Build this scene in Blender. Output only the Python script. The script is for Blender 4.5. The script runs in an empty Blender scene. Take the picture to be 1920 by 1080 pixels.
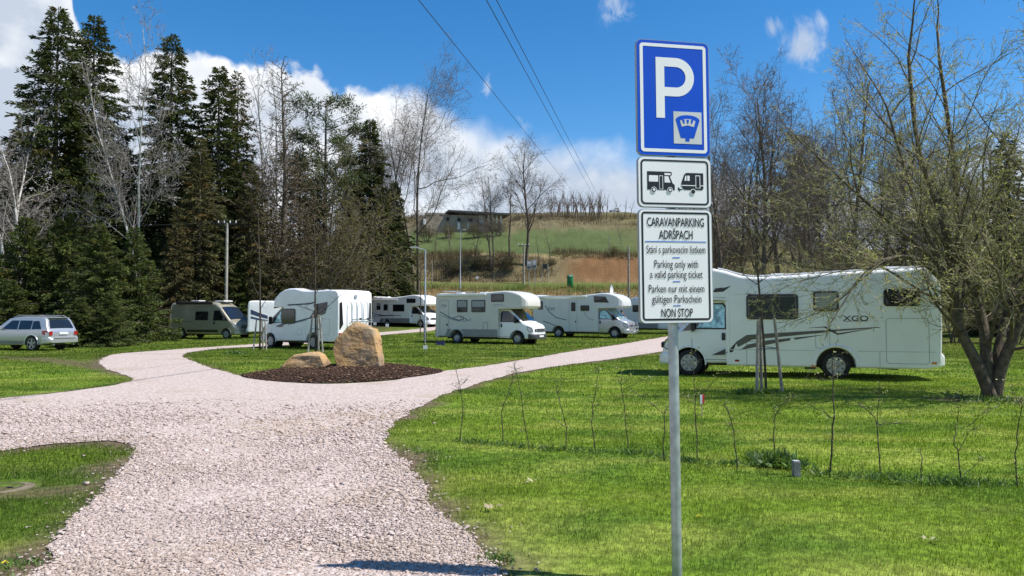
import bpy, bmesh, math, random
import numpy as np
from mathutils import Vector, Matrix, geometry
R = math.radians
S = bpy.context.scene
COL = S.collection
# ------------------------------------------------------------ camera, sky, sun, exposure
FPX, HOR, CH = 1440.0, 592.0, 1.6
PITCH = math.atan((HOR - 540) / FPX)
cam_d = bpy.data.cameras.new('camera'); cam = bpy.data.objects.new('camera', cam_d); COL.objects.link(cam)
cam.location = (0, 0, CH); cam.rotation_euler = (R(90) + PITCH, 0, 0)
cam_d.sensor_width = 36; cam_d.lens = 36 * FPX / 1920; cam_d.clip_end = 3000; cam_d.clip_start = 0.05
S.camera = cam
SUN_EL, SUN_AZ = R(58), R(100)          # azimuth clockwise from +Y (the view direction)
sd = bpy.data.lights.new('sun', 'SUN'); so = bpy.data.objects.new('sun', sd); COL.objects.link(so)
sd.energy = 5.0; sd.angle = R(0.55); sd.color = (1, 0.955, 0.89)
SD = Vector((math.sin(SUN_AZ) * math.cos(SUN_EL), math.cos(SUN_AZ) * math.cos(SUN_EL), math.sin(SUN_EL)))
so.rotation_euler = SD.to_track_quat('Z', 'Y').to_euler()
S.view_settings.view_transform = 'Standard'; S.view_settings.look = 'None'
S.view_settings.exposure = 0.42; S.view_settings.gamma = 1.0

def N(nt, typ, **kw):
    n = nt.nodes.new(typ)
    for k, v in kw.items():
        if k in n.inputs: n.inputs[k].default_value = v
        else: setattr(n, k, v)
    return n
def math_(nt, op, a, b=None, c=None, clamp=False):
    n = nt.nodes.new('ShaderNodeMath'); n.operation = op; n.use_clamp = clamp
    for i, v in enumerate((a, b, c)):
        if v is None: continue
        if isinstance(v, (int, float)): n.inputs[i].default_value = v
        else: nt.links.new(v, n.inputs[i])
    return n.outputs[0]
def smooth_(nt, v, a, b, lo=0.0, hi=1.0):
    n = nt.nodes.new('ShaderNodeMapRange'); n.interpolation_type = 'SMOOTHSTEP'
    nt.links.new(v, n.inputs[0])
    for i, x in enumerate((a, b, lo, hi)):
        if isinstance(x, (int, float)): n.inputs[1 + i].default_value = x
        else: nt.links.new(x, n.inputs[1 + i])
    return n.outputs[0]
def mixc(nt, f, a, b, mode='MIX'):
    n = nt.nodes.new('ShaderNodeMix'); n.data_type = 'RGBA'; n.blend_type = mode
    for s, v in ((n.inputs['Factor'], f), (n.inputs[6], a), (n.inputs[7], b)):
        if isinstance(v, (int, float)): s.default_value = v
        elif isinstance(v, tuple): s.default_value = v if len(v) == 4 else (*v, 1)
        else: nt.links.new(v, s)
    return n.outputs[2]

def make_world():
    w = bpy.data.worlds.new('World'); S.world = w; w.use_nodes = True; nt = w.node_tree; nt.nodes.clear()
    out = N(nt, 'ShaderNodeOutputWorld'); bg = N(nt, 'ShaderNodeBackground'); bg.inputs[1].default_value = 0.085
    nt.links.new(bg.outputs[0], out.inputs[0])
    sky = N(nt, 'ShaderNodeTexSky'); sky.sky_type = 'NISHITA'; sky.sun_disc = False
    sky.sun_elevation = SUN_EL; sky.sun_rotation = SUN_AZ; sky.altitude = 500
    sky.air_density = 1.0; sky.dust_density = 0.25; sky.ozone_density = 3.0
    tc = N(nt, 'ShaderNodeTexCoord'); D = tc.outputs['Generated']
    sp = N(nt, 'ShaderNodeSeparateXYZ'); nt.links.new(D, sp.inputs[0])
    az = math_(nt, 'MULTIPLY', math_(nt, 'ARCTAN2', sp.outputs[0], sp.outputs[1]), 57.29578)
    el = math_(nt, 'MULTIPLY', math_(nt, 'ARCSINE', sp.outputs[2]), 57.29578)
    # deepen the clear blue a little, as a phone does
    hs = N(nt, 'ShaderNodeHueSaturation'); hs.inputs['Saturation'].default_value = 1.36; hs.inputs['Value'].default_value = 1.42
    nt.links.new(sky.outputs[0], hs.inputs['Color'])
    # cloud-top elevation (degrees) against azimuth (degrees): a bank of cumulus
    prof = [(-60, 17), (-50, 20), (-40, 22), (-36, 23.5), (-31.0, 24.2), (-30.2, 20), (-29.0, 17.3), (-27, 16.6), (-25, 17.6), (-22.5, 17.8), (-20, 16.9), (-16, 17.9), (-14.2, 17.6), (-12.8, 16.2), (-10, 16.2), (-7, 16.3), (-4.5, 15.5), (-3, 14.2), (0, 13.4), (3, 13.4), (6, 12.6), (9.5, 12.2), (14, 10.2), (20, 9.0), (27, 9.0), (31, 10.5), (35, 11.5), (42, 12), (60, 12)]
    mr = N(nt, 'ShaderNodeMapRange'); mr.inputs[1].default_value = -60; mr.inputs[2].default_value = 60; nt.links.new(az, mr.inputs[0])
    cr = N(nt, 'ShaderNodeValToRGB'); nt.links.new(mr.outputs[0], cr.inputs[0]); e = cr.color_ramp.elements
    while len(e) > 1: e.remove(e[0])
    for i, (a, v) in enumerate(prof):
        k = e[0] if i == 0 else e.new((a + 60) / 120)
        k.position = (a + 60) / 120; k.color = (v / 40,) * 3 + (1,)
    top = math_(nt, 'MULTIPLY', cr.outputs[0], 40)
    def noise(scale, detail, rough=0.55, dist=0.0, sc=(1, 1, 1), off=(0, 0, 0)):
        m = N(nt, 'ShaderNodeMapping'); m.inputs['Scale'].default_value = sc; m.inputs['Location'].default_value = off
        nt.links.new(D, m.inputs[0])
        n = N(nt, 'ShaderNodeTexNoise'); n.inputs['Scale'].default_value = scale; n.inputs['Detail'].default_value = detail
        n.inputs['Roughness'].default_value = rough; n.inputs['Distortion'].default_value = dist
        nt.links.new(m.outputs[0], n.inputs['Vector']); return n.outputs[0]
    n1 = noise(17, 7, 0.52, 0.0); n2 = noise(5, 4, 0.5, 0.0, (1, 1, 1.7), (3, 1, 7)); n3 = noise(8, 6, 0.52, 0.0, (1, 1, 1.5), (9, 2, 4))
    topn = math_(nt, 'ADD', top, math_(nt, 'MULTIPLY', math_(nt, 'SUBTRACT', n1, 0.5), 4.2))
    d = math_(nt, 'SUBTRACT', topn, el)
    soft = smooth_(nt, az, -14, 2, 0.45, 2.6)              # crisp heaps on the left, ragged on the right
    dens = smooth_(nt, d, math_(nt, 'MULTIPLY', soft, -0.35), soft)
    dens = math_(nt, 'MULTIPLY', dens, smooth_(nt, n2, 0.2, 0.42, 0.55, 1.0))
    dens = math_(nt, 'MULTIPLY', dens, math_(nt, 'MAXIMUM', smooth_(nt, az, 2, -10), smooth_(nt, n3, 0.34, 0.56, 0.86, 1.0)))
    # wisps
    W = [((1515, 80), 0.030, 0.8), ((1545, 35), 0.026, 0.6), ((1458, 40), 0.016, 0.6), ((1160, 4), 0.026, 0.75), ((910, 165), 0.016, 0.55), ((975, 235), 0.02, 0.5), ((1500, 330), 0.05, 0.5)]
    wn = noise(22, 8, 0.62, 1.2, (1, 1, 0.8), (5, 5, 1))
    wsum = None
    for (px, py), rad, amp in W:
        v = Vector(((px - 960) / FPX, 1, (HOR - py) / FPX)).normalized()
        dp = N(nt, 'ShaderNodeVectorMath'); dp.operation = 'DISTANCE'; nt.links.new(D, dp.inputs[0]); dp.inputs[1].default_value = v
        g = smooth_(nt, dp.outputs['Value'], 0.0, rad * 1.6, 1.0, 0.0)
        g = math_(nt, 'MULTIPLY', g, amp)
        wsum = g if wsum is None else math_(nt, 'MAXIMUM', wsum, g)
    wd = smooth_(nt, math_(nt, 'ADD', math_(nt, 'MULTIPLY', wsum, 0.55), math_(nt, 'SUBTRACT', wn, 0.5)), 0.18, 0.55, 0, 0.75)
    dens = math_(nt, 'MAXIMUM', dens, wd)
    # cloud self-shading: bright heaps, blue-grey bellies
    bel = smooth_(nt, d, 0.2, 5.0)
    sh = math_(nt, 'MULTIPLY', bel, smooth_(nt, n3, 0.33, 0.66))
    sh = math_(nt, 'ADD', sh, math_(nt, 'MULTIPLY', smooth_(nt, n1, 0.62, 0.36), 0.45), clamp=True)
    sh = math_(nt, 'ADD', sh, math_(nt, 'MULTIPLY', smooth_(nt, az, -9, 4), smooth_(nt, n3, 0.62, 0.40, 0.15, 0.6)), clamp=True)
    ccol = mixc(nt, sh, (9.8, 9.9, 10.0), (5.2, 5.9, 7.0))
    fin = mixc(nt, dens, hs.outputs[0], ccol)
    nt.links.new(fin, bg.inputs[0])
make_world()

# ------------------------------------------------------------ layout helpers
cp, sp_ = math.cos(PITCH), math.sin(PITCH)
def ray(px, py):
    u, v = (px - 960) / FPX, (540 - py) / FPX
    return Vector((u, cp - v * sp_, sp_ + v * cp))
def G(px, py, z=0.0):
    d = ray(px, py); t = (z - CH) / d.z
    return Vector((d.x * t, d.y * t, z))
def P(px, py, Y):
    d = ray(px, py); t = Y / d.y
    return Vector((d.x * t, Y, CH + d.z * t))
def sst(a, b, x): 
    t = np.clip((x - a) / (b - a), 0, 1); return t * t * (3 - 2 * t)
def vnoise(x, y, seed=0):
    def h(i, j):
        n = np.sin(i * 127.1 + j * 311.7 + seed * 74.7) * 43758.5453; return n - np.floor(n)
    xi, yi = np.floor(x), np.floor(y); fx, fy = x - xi, y - yi
    fx = fx * fx * (3 - 2 * fx); fy = fy * fy * (3 - 2 * fy)
    return (h(xi, yi) * (1 - fx) + h(xi + 1, yi) * fx) * (1 - fy) + (h(xi, yi + 1) * (1 - fx) + h(xi + 1, yi + 1) * fx) * fy
def fbm(x, y, seed=0, o=4):
    s, a = 0, 0.5
    for k in range(o): s = s + a * vnoise(x * 2 ** k, y * 2 ** k, seed + k); a *= 0.5
    return s
HY = [-50, 42, 52, 64, 72, 80, 86, 92, 94, 98, 112, 130, 150, 170, 190, 260, 340, 420, 700]
HZ = [0, 0, .15, .35, .6, 2.2, 4.0, 5.3, 5.9, 8.6, 12.2, 16.0, 20.2, 23.4, 26.4, 36.4, 47.6, 50, 40]
def H(x, y):
    x = np.asarray(x, float); y = np.asarray(y, float)
    z = np.interp(y, HY, HZ)
    hill = sst(-50, -24, x + (y - 90) * -0.02)
    right = sst(22, 60, x - (y - 60) * 0.1)
    z = z * (0.08 + 0.92 * hill) * (1 - 0.35 * right)
    z = z + right * 1.2 * sst(34, 50, y) * (1 - sst(60, 80, y))
    z = z - 0.2 * sst(-15, -22, x) * sst(28, 36, y)
    z = z + (fbm(x * .12, y * .12, 3) - .47) * 1.4 * sst(75, 100, y)
    return z
def gz(x, y): return float(H(x, y))
def at(px, Y):
    X = (px - 960) / FPX * Y; return Vector((X, Y, gz(X, Y)))
def hz(py, Y): return CH + (HOR - py) / FPX * Y

# ------------------------------------------------------------ materials
MATS = {}
def mat(name, col, rough=0.5, metal=0.0, var=0.06, scale=6.0, bump=0.0, bscale=40.0, spec=0.5, coat=0.0, col2=None, attr=None, trans=0.0, coord='Object', bdist=0.01):
    if name in MATS: return MATS[name]
    m = bpy.data.materials.new(name); m.use_nodes = True; nt = m.node_tree
    b = nt.nodes['Principled BSDF']; out = nt.nodes['Material Output']
    b.inputs['Roughness'].default_value = rough; b.inputs['Metallic'].default_value = metal
    b.inputs['Specular IOR Level'].default_value = spec; b.inputs['Coat Weight'].default_value = coat
    b.inputs['Coat Roughness'].default_value = 0.08
    tc = N(nt, 'ShaderNodeTexCoord'); V = tc.outputs[coord]
    n = N(nt, 'ShaderNodeTexNoise'); n.inputs['Scale'].default_value = scale; n.inputs['Detail'].default_value = 5
    nt.links.new(V, n.inputs['Vector'])
    c2 = col2 or tuple(min(1, c * (1 + var * 1.5)) for c in col); c1 = col if col2 else tuple(c * (1 - var * 1.5) for c in col)
    f = smooth_(nt, n.outputs[0], 0.32, 0.68)
    c = mixc(nt, f, c1, c2)
    if attr:
        a = N(nt, 'ShaderNodeAttribute'); a.attribute_name = attr
        c = mixc(nt, 1.0, c, a.outputs['Color'], 'MULTIPLY')
    nt.links.new(c, b.inputs['Base Color'])
    if bump:
        bn = N(nt, 'ShaderNodeTexNoise'); bn.inputs['Scale'].default_value = bscale; bn.inputs['Detail'].default_value = 6; nt.links.new(V, bn.inputs['Vector'])
        bp = N(nt, 'ShaderNodeBump'); bp.inputs['Strength'].default_value = bump; bp.inputs['Distance'].default_value = bdist
        nt.links.new(bn.outputs[0], bp.inputs['Height']); nt.links.new(bp.outputs[0], b.inputs['Normal'])
    if trans:
        t = N(nt, 'ShaderNodeBsdfTranslucent'); nt.links.new(mixc(nt, 1.0, c, (1.25, 1.2, 0.6), 'MULTIPLY'), t.inputs[0])
        mx = N(nt, 'ShaderNodeMixShader'); mx.inputs[0].default_value = trans
        nt.links.new(b.outputs[0], mx.inputs[1]); nt.links.new(t.outputs[0], mx.inputs[2]); nt.links.new(mx.outputs[0], out.inputs[0])
    MATS[name] = m; return m
M_white = mat('white_paint', (.86, .86, .85), .28, var=.02, scale=2, coat=.3)
M_cream = mat('cream_paint', (.68, .67, .62), .32, var=.02, scale=2, coat=.2)
M_greyp = mat('pale_grey_paint', (.60, .625, .62), .34, var=.02, scale=2, coat=.2)
M_vgrey = mat('grey_plastic', (.22, .22, .22), .5, var=.05)
M_silver = mat('silver_paint', (.50, .52, .54), .3, .55, var=.02, coat=.5)
M_bronze = mat('champagne_paint', (.40, .37, .27), .32, .4, var=.02, coat=.5)
M_black = mat('black_plastic', (.018, .018, .02), .45, var=.1)
M_rubber = mat('tyre_rubber', (.02, .02, .021), .8, var=.15, bump=.2)
M_rim = mat('rim_alloy', (.36, .36, .36), .4, .35, var=.05)
M_glass = mat('dark_glass', (.012, .014, .016), .06, var=.1, coat=.6)
M_frame = mat('window_frame', (.015, .015, .017), .3, var=.1)
M_blind = mat('grey_blind', (.33, .34, .33), .7, var=.06)
M_foil = mat('foil_screen', (.34, .55, .55), .3, .45, var=.3, scale=9, bump=.4, bscale=9)
M_seam = mat('panel_seam', (.30, .31, .31), .6, var=.1)
M_seamd = mat('dark_seam', (.10, .10, .10), .6, var=.1)
M_red = mat('red_lens', (.35, .012, .012), .15, coat=.5, var=.1)
M_orange = mat('orange_lens', (.75, .20, .03), .2, coat=.4, var=.1)
M_lens = mat('headlight_lens', (.40, .43, .45), .08, .3, var=.12, scale=14, coat=.6)
M_galv = mat('galvanised_steel', (.40, .44, .46), .42, .55, var=.12, scale=14)
M_bark = mat('bark', (.085, .068, .05), .9, var=.3, scale=14, bump=.8, bscale=30, col2=(.15, .125, .095))
M_wbark = mat('willow_bark', (.055, .042, .028), .9, scale=10, bump=1.0, bscale=26, col2=(.13, .10, .065))
M_twig = mat('grey_brown_twigs', (.15, .12, .09), .85, var=.25, scale=2, attr='tint')
M_ptwig = mat('pale_birch_twigs', (.24, .21, .19), .85, var=.2, scale=2, attr='tint')
M_birch = mat('birch_bark', (.62, .60, .55), .7, scale=9, col2=(.30, .28, .25), bump=.2)
M_spr = mat('spruce_needles', (.044, .060, .018), .75, scale=1.3, col2=(.068, .085, .022), attr='tint', trans=.22, spec=.25)
M_sprb = mat('young_spruce_needles', (.052, .076, .018), .75, scale=1.3, col2=(.085, .108, .024), attr='tint', trans=.25, spec=.25)
M_olive = mat('olive_buds', (.13, .125, .045), .8, scale=1.3, col2=(.17, .15, .06), attr='tint', trans=.3, spec=.2)
M_wleaf = mat('willow_leaves', (.33, .35, .14), .65, scale=2, col2=(.42, .42, .20), attr='tint', trans=.4, spec=.3)
M_wood = mat('weathered_stake', (.30, .27, .23), .85, var=.2, scale=8, bump=.5)

# ------------------------------------------------------------ mesh builder
class MB:
    def __init__(s): s.v = []; s.f = []
    def add(s, vs, fs):
        o = len(s.v); s.v += [tuple(v) for v in vs]; s.f += [tuple(i + o for i in f) for f in fs]; return s
    def box(s, c, d, rz=0.0, m=None):
        x, y, z = (k / 2 for k in d); vs = [Vector((i * x, j * y, k * z)) for i in (-1, 1) for j in (-1, 1) for k in (-1, 1)]
        if rz: q = Matrix.Rotation(rz, 3, 'Z'); vs = [q @ v for v in vs]
        if m: vs = [m @ v for v in vs]
        c = Vector(c)
        return s.add([v + c for v in vs], [(0, 1, 3, 2), (4, 6, 7, 5), (0, 4, 5, 1), (2, 3, 7, 6), (0, 2, 6, 4), (1, 5, 7, 3)])
    def tube(s, pts, r, n=8, cap=True):
        pts = [Vector(p) for p in pts]; rs = r if isinstance(r, (list, tuple)) else [r] * len(pts)
        vs = []; ax = None
        for i, p in enumerate(pts):
            d = (pts[min(i + 1, len(pts) - 1)] - pts[max(i - 1, 0)]).normalized()
            if ax is None: ax = d.orthogonal().normalized()
            ax = (ax - d * ax.dot(d)).normalized(); b = d.cross(ax)
            vs += [p + (ax * math.cos(2 * math.pi * k / n) + b * math.sin(2 * math.pi * k / n)) * rs[i] for k in range(n)]
        fs = [(i * n + k, i * n + (k + 1) % n, (i + 1) * n + (k + 1) % n, (i + 1) * n + k) for i in range(len(pts) - 1) for k in range(n)]
        if cap: fs += [tuple(range(n))[::-1], tuple(range((len(pts) - 1) * n, len(pts) * n))]
        return s.add(vs, fs)
    def lathe(s, prof, n=24, axis='Z', c=(0, 0, 0)):
        vs = []
        for r, h in prof:
            for k in range(n):
                a = 2 * math.pi * k / n; x, y = r * math.cos(a), r * math.sin(a)
                vs.append({'Z': (x, y, h), 'Y': (x, h, y), 'X': (h, x, y)}[axis])
        vs = [Vector(v) + Vector(c) for v in vs]
        return s.add(vs, [(i * n + k, i * n + (k + 1) % n, (i + 1) * n + (k + 1) % n, (i + 1) * n + k) for i in range(len(prof) - 1) for k in range(n)])
    def slab(s, a, b):           # two matching outlines joined into a closed plate
        n = len(a)
        return s.add(list(a) + list(b), [tuple(range(n)), tuple(range(2 * n - 1, n - 1, -1))] + [(i, (i + 1) % n, n + (i + 1) % n, n + i)[::-1] for i in range(n)])
    def build(s, name, m, parent=None, smooth=None, bevel=0.0):
        me = bpy.data.meshes.new(name); me.from_pydata(s.v, [], s.f); me.update()
        bm = bmesh.new(); bm.from_mesh(me)
        if bevel:
            es = [e for e in bm.edges if len(e.link_faces) == 2 and e.calc_face_angle(0) > R(40)]
            bmesh.ops.bevel(bm, geom=es, offset=bevel, segments=2, affect='EDGES', clamp_overlap=True)
        bmesh.ops.recalc_face_normals(bm, faces=bm.faces); bm.to_mesh(me); bm.free()
        if smooth:
            me.polygons.foreach_set('use_smooth', [True] * len(me.polygons)); me.set_sharp_from_angle(angle=R(smooth))
        me.materials.append(m)
        o = bpy.data.objects.new(name, me); COL.objects.link(o)
        if parent: o.parent = parent
        return o
def npmesh(name, v, f, m, parent=None, tint=None, smooth=False, kind=None):
    """v (n,3), f (m,k) index array, tint per vertex 0..1 grey or rgb"""
    me = bpy.data.meshes.new(name); v = np.ascontiguousarray(v, np.float32); f = np.ascontiguousarray(f, np.int32)
    k = f.shape[1]; me.vertices.add(len(v)); me.vertices.foreach_set('co', v.ravel())
    me.loops.add(f.size); me.loops.foreach_set('vertex_index', f.ravel())
    me.polygons.add(len(f)); me.polygons.foreach_set('loop_start', np.arange(0, f.size, k, dtype=np.int32))
    me.update(calc_edges=True)
    if smooth: me.polygons.foreach_set('use_smooth', np.ones(len(f), bool))
    if tint is not None:
        t = np.asarray(tint, np.float32)
        if t.ndim == 1: t = np.repeat(t[:, None], 3, 1)
        ca = me.attributes.new('tint', 'FLOAT_COLOR', 'POINT'); ca.data.foreach_set('color', np.concatenate([t, np.ones((len(t), 1), np.float32)], 1).ravel().astype(np.float32))
    me.materials.append(m)
    o = bpy.data.objects.new(name, me); COL.objects.link(o)
    if parent: o.parent = parent
    if kind: o['kind'] = kind
    return o
def thing(name, label, cat, loc=(0, 0, 0), rz=0, group=None):
    o = bpy.data.objects.new(name, None); COL.objects.link(o); o.empty_display_size = .1
    o.location = loc; o.rotation_euler = (0, 0, rz); tag(o, label, cat, group); return o
def tag(o, label, cat, group=None):
    o['label'] = label; o['category'] = cat
    if group: o['group'] = group
    return o
def copytree(o, parent=None):
    c = o.copy(); COL.objects.link(c); c.parent = parent
    for ch in [x for x in bpy.data.objects if x.parent == o]: copytree(ch, c)
    return c
def rrect(x0, x1, z0, z1, r=.06, n=4):
    r = min(r, (x1 - x0) * .49, (z1 - z0) * .49); o = []
    for cx, cz, a0 in ((x1 - r, z1 - r, 0), (x0 + r, z1 - r, 90), (x0 + r, z0 + r, 180), (x1 - r, z0 + r, 270)):
        for k in range(n + 1): a = R(a0 + 90 * k / n); o.append((cx + r * math.cos(a), cz + r * math.sin(a)))
    return o
# ------------------------------------------------------------ ground, gravel roads, mulch bed
rng = np.random.default_rng(7)
PATH_PX = [(60, 1080), (90, 1030), (130, 985), (180, 930), (230, 880), (250, 850), (243, 836), (200, 828), (80, 836), (0, 848), (-150, 868), (-420, 905),
    (-420, 800), (-150, 766), (0, 748), (100, 738), (200, 725), (248, 713), (232, 703), (195, 690), (188, 676), (230, 662), (330, 655), (475, 646), (580, 640), (700, 631), (790, 626), (815, 624),
    (815, 627.5), (700, 635), (580, 645), (475, 651), (430, 652.5), (362, 660), (343, 668), (380, 685), (420, 697), (462, 708), (490, 713), (560, 719), (640, 720), (740, 713), (822, 698), (900, 688), (1000, 672), (1100, 655), (1240, 637), (1330, 628), (1430, 622), (1480, 621),
    (1480, 628), (1430, 633), (1330, 645), (1238, 660), (1160, 672), (1060, 685), (960, 702), (850, 735), (775, 770), (740, 795), (722, 825), (735, 850), (770, 890), (800, 940), (835, 975), (880, 1010), (905, 1050), (940, 1080)]
def crom(pts, step):
    """closed Catmull-Rom through 2-D points, resampled"""
    n = len(pts); out = []
    for i in range(n):
        p0, p1, p2, p3 = (np.array(pts[(i + k) % n], float) for k in (-1, 0, 1, 2))
        m = int(max(1, min(60, np.linalg.norm(p2 - p1) / step)))
        l = np.linalg.norm(p2 - p1); t1 = (p2 - p0); t2 = (p3 - p1)
        t1 = t1 / (np.linalg.norm(t1) + 1e-9) * l * .9; t2 = t2 / (np.linalg.norm(t2) + 1e-9) * l * .9
        for k in range(m):
            t = k / m; a, b = t * t, t * t * t
            out.append((2 * b - 3 * a + 1) * p1 + (b - 2 * a + t) * t1 + (-2 * b + 3 * a) * p2 + (b - a) * t2)
    return np.array(out)
pw = [G(*p).xy[:] for p in PATH_PX]
pw = pw + [(0.35, 3.2), (0.6, -6), (-3.9, -6), (-3.4, 3.2)]
path_poly = crom(pw, .16)
jit = np.stack([fbm(path_poly[:, 0] * 3, path_poly[:, 1] * 3, 5) - .47, fbm(path_poly[:, 0] * 3, path_poly[:, 1] * 3, 11) - .47], 1)
path_poly = path_poly + jit * .24
MULCH_PX = [(452, 706), (478, 700), (540, 692), (620, 687), (720, 684), (790, 690), (830, 698), (740, 712), (640, 719), (560, 718.5), (490, 713.5)]
mulch_poly = crom([G(*p).xy[:] for p in MULCH_PX], .16)
def inside(poly, x, y):
    x = np.asarray(x, float); r = np.zeros(x.shape, bool); a = poly; b = np.roll(poly, -1, 0)
    for (x0, y0), (x1, y1) in zip(a, b):
        if y0 == y1: continue
        c = (y0 > y) != (y1 > y)
        r ^= c & (x < (x1 - x0) * (y - y0) / (y1 - y0) + x0)
    return r
def pdist(poly, x, y, chunk=20000):
    a = poly; d = np.roll(poly, -1, 0) - a; L = (d ** 2).sum(1) + 1e-12; out = np.empty(x.shape)
    for i in range(0, len(x), chunk):
        qx = x[i:i + chunk, None] - a[None, :, 0]; qy = y[i:i + chunk, None] - a[None, :, 1]
        t = np.clip((qx * d[None, :, 0] + qy * d[None, :, 1]) / L, 0, 1)
        out[i:i + chunk] = np.sqrt(((qx - t * d[None, :, 0]) ** 2 + (qy - t * d[None, :, 1]) ** 2).min(1))
    return out
coarse = path_poly[::2]
def sd_grid(x0, x1, y0, y1, s):
    ax, ay = np.arange(x0, x1 + s, s), np.arange(y0, y1 + s, s); X, Y = np.meshgrid(ax, ay); X, Y = X.ravel(), Y.ravel()
    d = pdist(coarse, X, Y); d = np.where(inside(path_poly, X, Y), -d, d); return (x0, y0, s, d.reshape(len(ay), len(ax)))
GR = [sd_grid(-11, 9, 3, 17, .09), sd_grid(-50, 50, -8, 94, .5)]
def sdist(x, y):      # signed distance to the road edge, negative on the gravel
    def look(g):
        x0, y0, s, d = g; u = np.clip((x - x0) / s, 0, d.shape[1] - 1.001); v = np.clip((y - y0) / s, 0, d.shape[0] - 1.001)
        i, j = u.astype(int), v.astype(int); a, b = u - i, v - j
        return (d[j, i] * (1 - a) + d[j, i + 1] * a) * (1 - b) + (d[j + 1, i] * (1 - a) + d[j + 1, i + 1] * a) * b
    x, y = np.asarray(x, float), np.asarray(y, float); n = (x > -11) & (x < 9) & (y > 3) & (y < 17)
    return np.where(n, look(GR[0]), look(GR[1]))

def lawn_col(x, y):
    """albedo of the living grass: bright young green with yellower mown streaks and darker clover patches"""
    a = fbm(x * .55, y * .9, 21); b = fbm(x * .9 + 7, y * 2.6, 31); c = fbm(x * 2.2, y * 2.2, 41)
    g = np.array([.160, .245, .024]); yl = np.array([.29, .345, .065]); dk = np.array([.090, .168, .020])
    fy = sst(.46, .66, b)[:, None] * .8; fd = sst(.47, .62, a)[:, None] * .75; fb = (sst(.55, .75, c) * .22)[:, None]
    r = g * (1 - fd) + dk * fd; r = r * (1 - fy) + yl * fy; r = r * (1 - fb) + np.array([.15, .14, .06]) * fb
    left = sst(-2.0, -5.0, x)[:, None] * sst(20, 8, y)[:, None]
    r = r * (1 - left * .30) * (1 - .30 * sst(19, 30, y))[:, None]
    return r
def ground_col(x, y):
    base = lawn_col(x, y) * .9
    far = sst(70, 78, y)[:, None]
    nz = fbm(x * .35, y * .35, 51)[:, None]; nf = fbm(x * 1.4, y * 1.4, 57)[:, None]
    dry = np.array([.27, .20, .105]) * (.75 + .6 * nf); field = np.array([.085, .112, .038]) * (.75 + .5 * nf); earth = np.array([.17, .095, .045]) * (.7 + .7 * nf); scrub = np.array([.155, .13, .07]) * (.7 + .7 * nf)
    h = dry
    gg = (sst(86, 89, y + 3 * (nz[:, 0] - .5)) * (1 - sst(92, 93.5, y)))[:, None]; h = h * (1 - gg) + np.array([.09, .125, .03]) * gg
    e = (sst(92.5, 94, y) * (1 - sst(98.5, 100.5, y + 4 * (nz[:, 0] - .5))))[:, None]
    ex = sst(5, 9, x)[:, None]; h = h * (1 - e) + (earth * ex + scrub * (1 - ex)) * e
    f = sst(99.5, 103, y + 4 * (nz[:, 0] - .5))[:, None]; h = h * (1 - f) + field * f
    b = sst(126, 136, y + 14 * (nz[:, 0] - .5))[:, None]; h = h * (1 - b) + scrub * b
    rr = sst(14, 26, x)[:, None]; wood = np.array([.13, .115, .05]) * (.7 + .7 * nf)
    h = h * (1 - rr) + (wood * (1 - .5 * gg) + np.array([.09, .12, .03]) * .5 * gg) * rr
    base = base * (1 - far) + h * far
    # leaf litter under the conifer wood
    lw = (sst(-8, -14, x) * sst(60, 66, y) * (1 - sst(84, 92, y) * sst(-30, -24, x)))[:, None]; base = base * (1 - lw) + np.array([.075, .058, .038]) * lw
    rw = (sst(13, 20, x) * sst(38, 44, y))[:, None] * (1 - far); base = base * (1 - rw * .7) + np.array([.13, .12, .05]) * rw * .7
    return base
def axis(lo, a, b, hi, step, grow=1.16):
    c = list(np.arange(a, b + 1e-6, step)); s, p = step, b
    while p < hi: s = min(s * grow, 40); p += s; c.append(p)
    s, p = step, a
    while p > lo: s = min(s * grow, 40); p -= s; c.insert(0, p)
    return np.array(c)
gx = axis(-700, -13, 13, 700, .26, 1.09); gy = np.concatenate([axis(-60, 3, 30, 31, .26)[:-1], np.arange(30, 110, 1.2), axis(110, 110, 112, 900, 2.0, 1.12)[1:]])
XX, YY = np.meshgrid(gx, gy); fx, fy = XX.ravel(), YY.ravel()
near = (np.abs(fx) < 45) & (fy < 90); sdv = np.full(fx.shape, 9.0); sdv[near] = sdist(fx[near], fy[near])
ZZ = H(fx, fy) + (fbm(fx * .8, fy * .8, 9) - .47) * .09 * sst(.3, 1.6, sdv) * (fy < 60)
nx, ny = len(gx), len(gy); idx = np.arange(nx * ny).reshape(ny, nx)
ff = np.stack([idx[:-1, :-1], idx[:-1, 1:], idx[1:, 1:], idx[1:, :-1]], -1).reshape(-1, 4)
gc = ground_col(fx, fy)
soil = np.array([.135, .10, .068]); ew = sst(.36, .0, sdv + (fbm(fx * 2, fy * 2, 61) - .5) * .7)[:, None]; gc = gc * (1 - ew) + soil * ew
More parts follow.
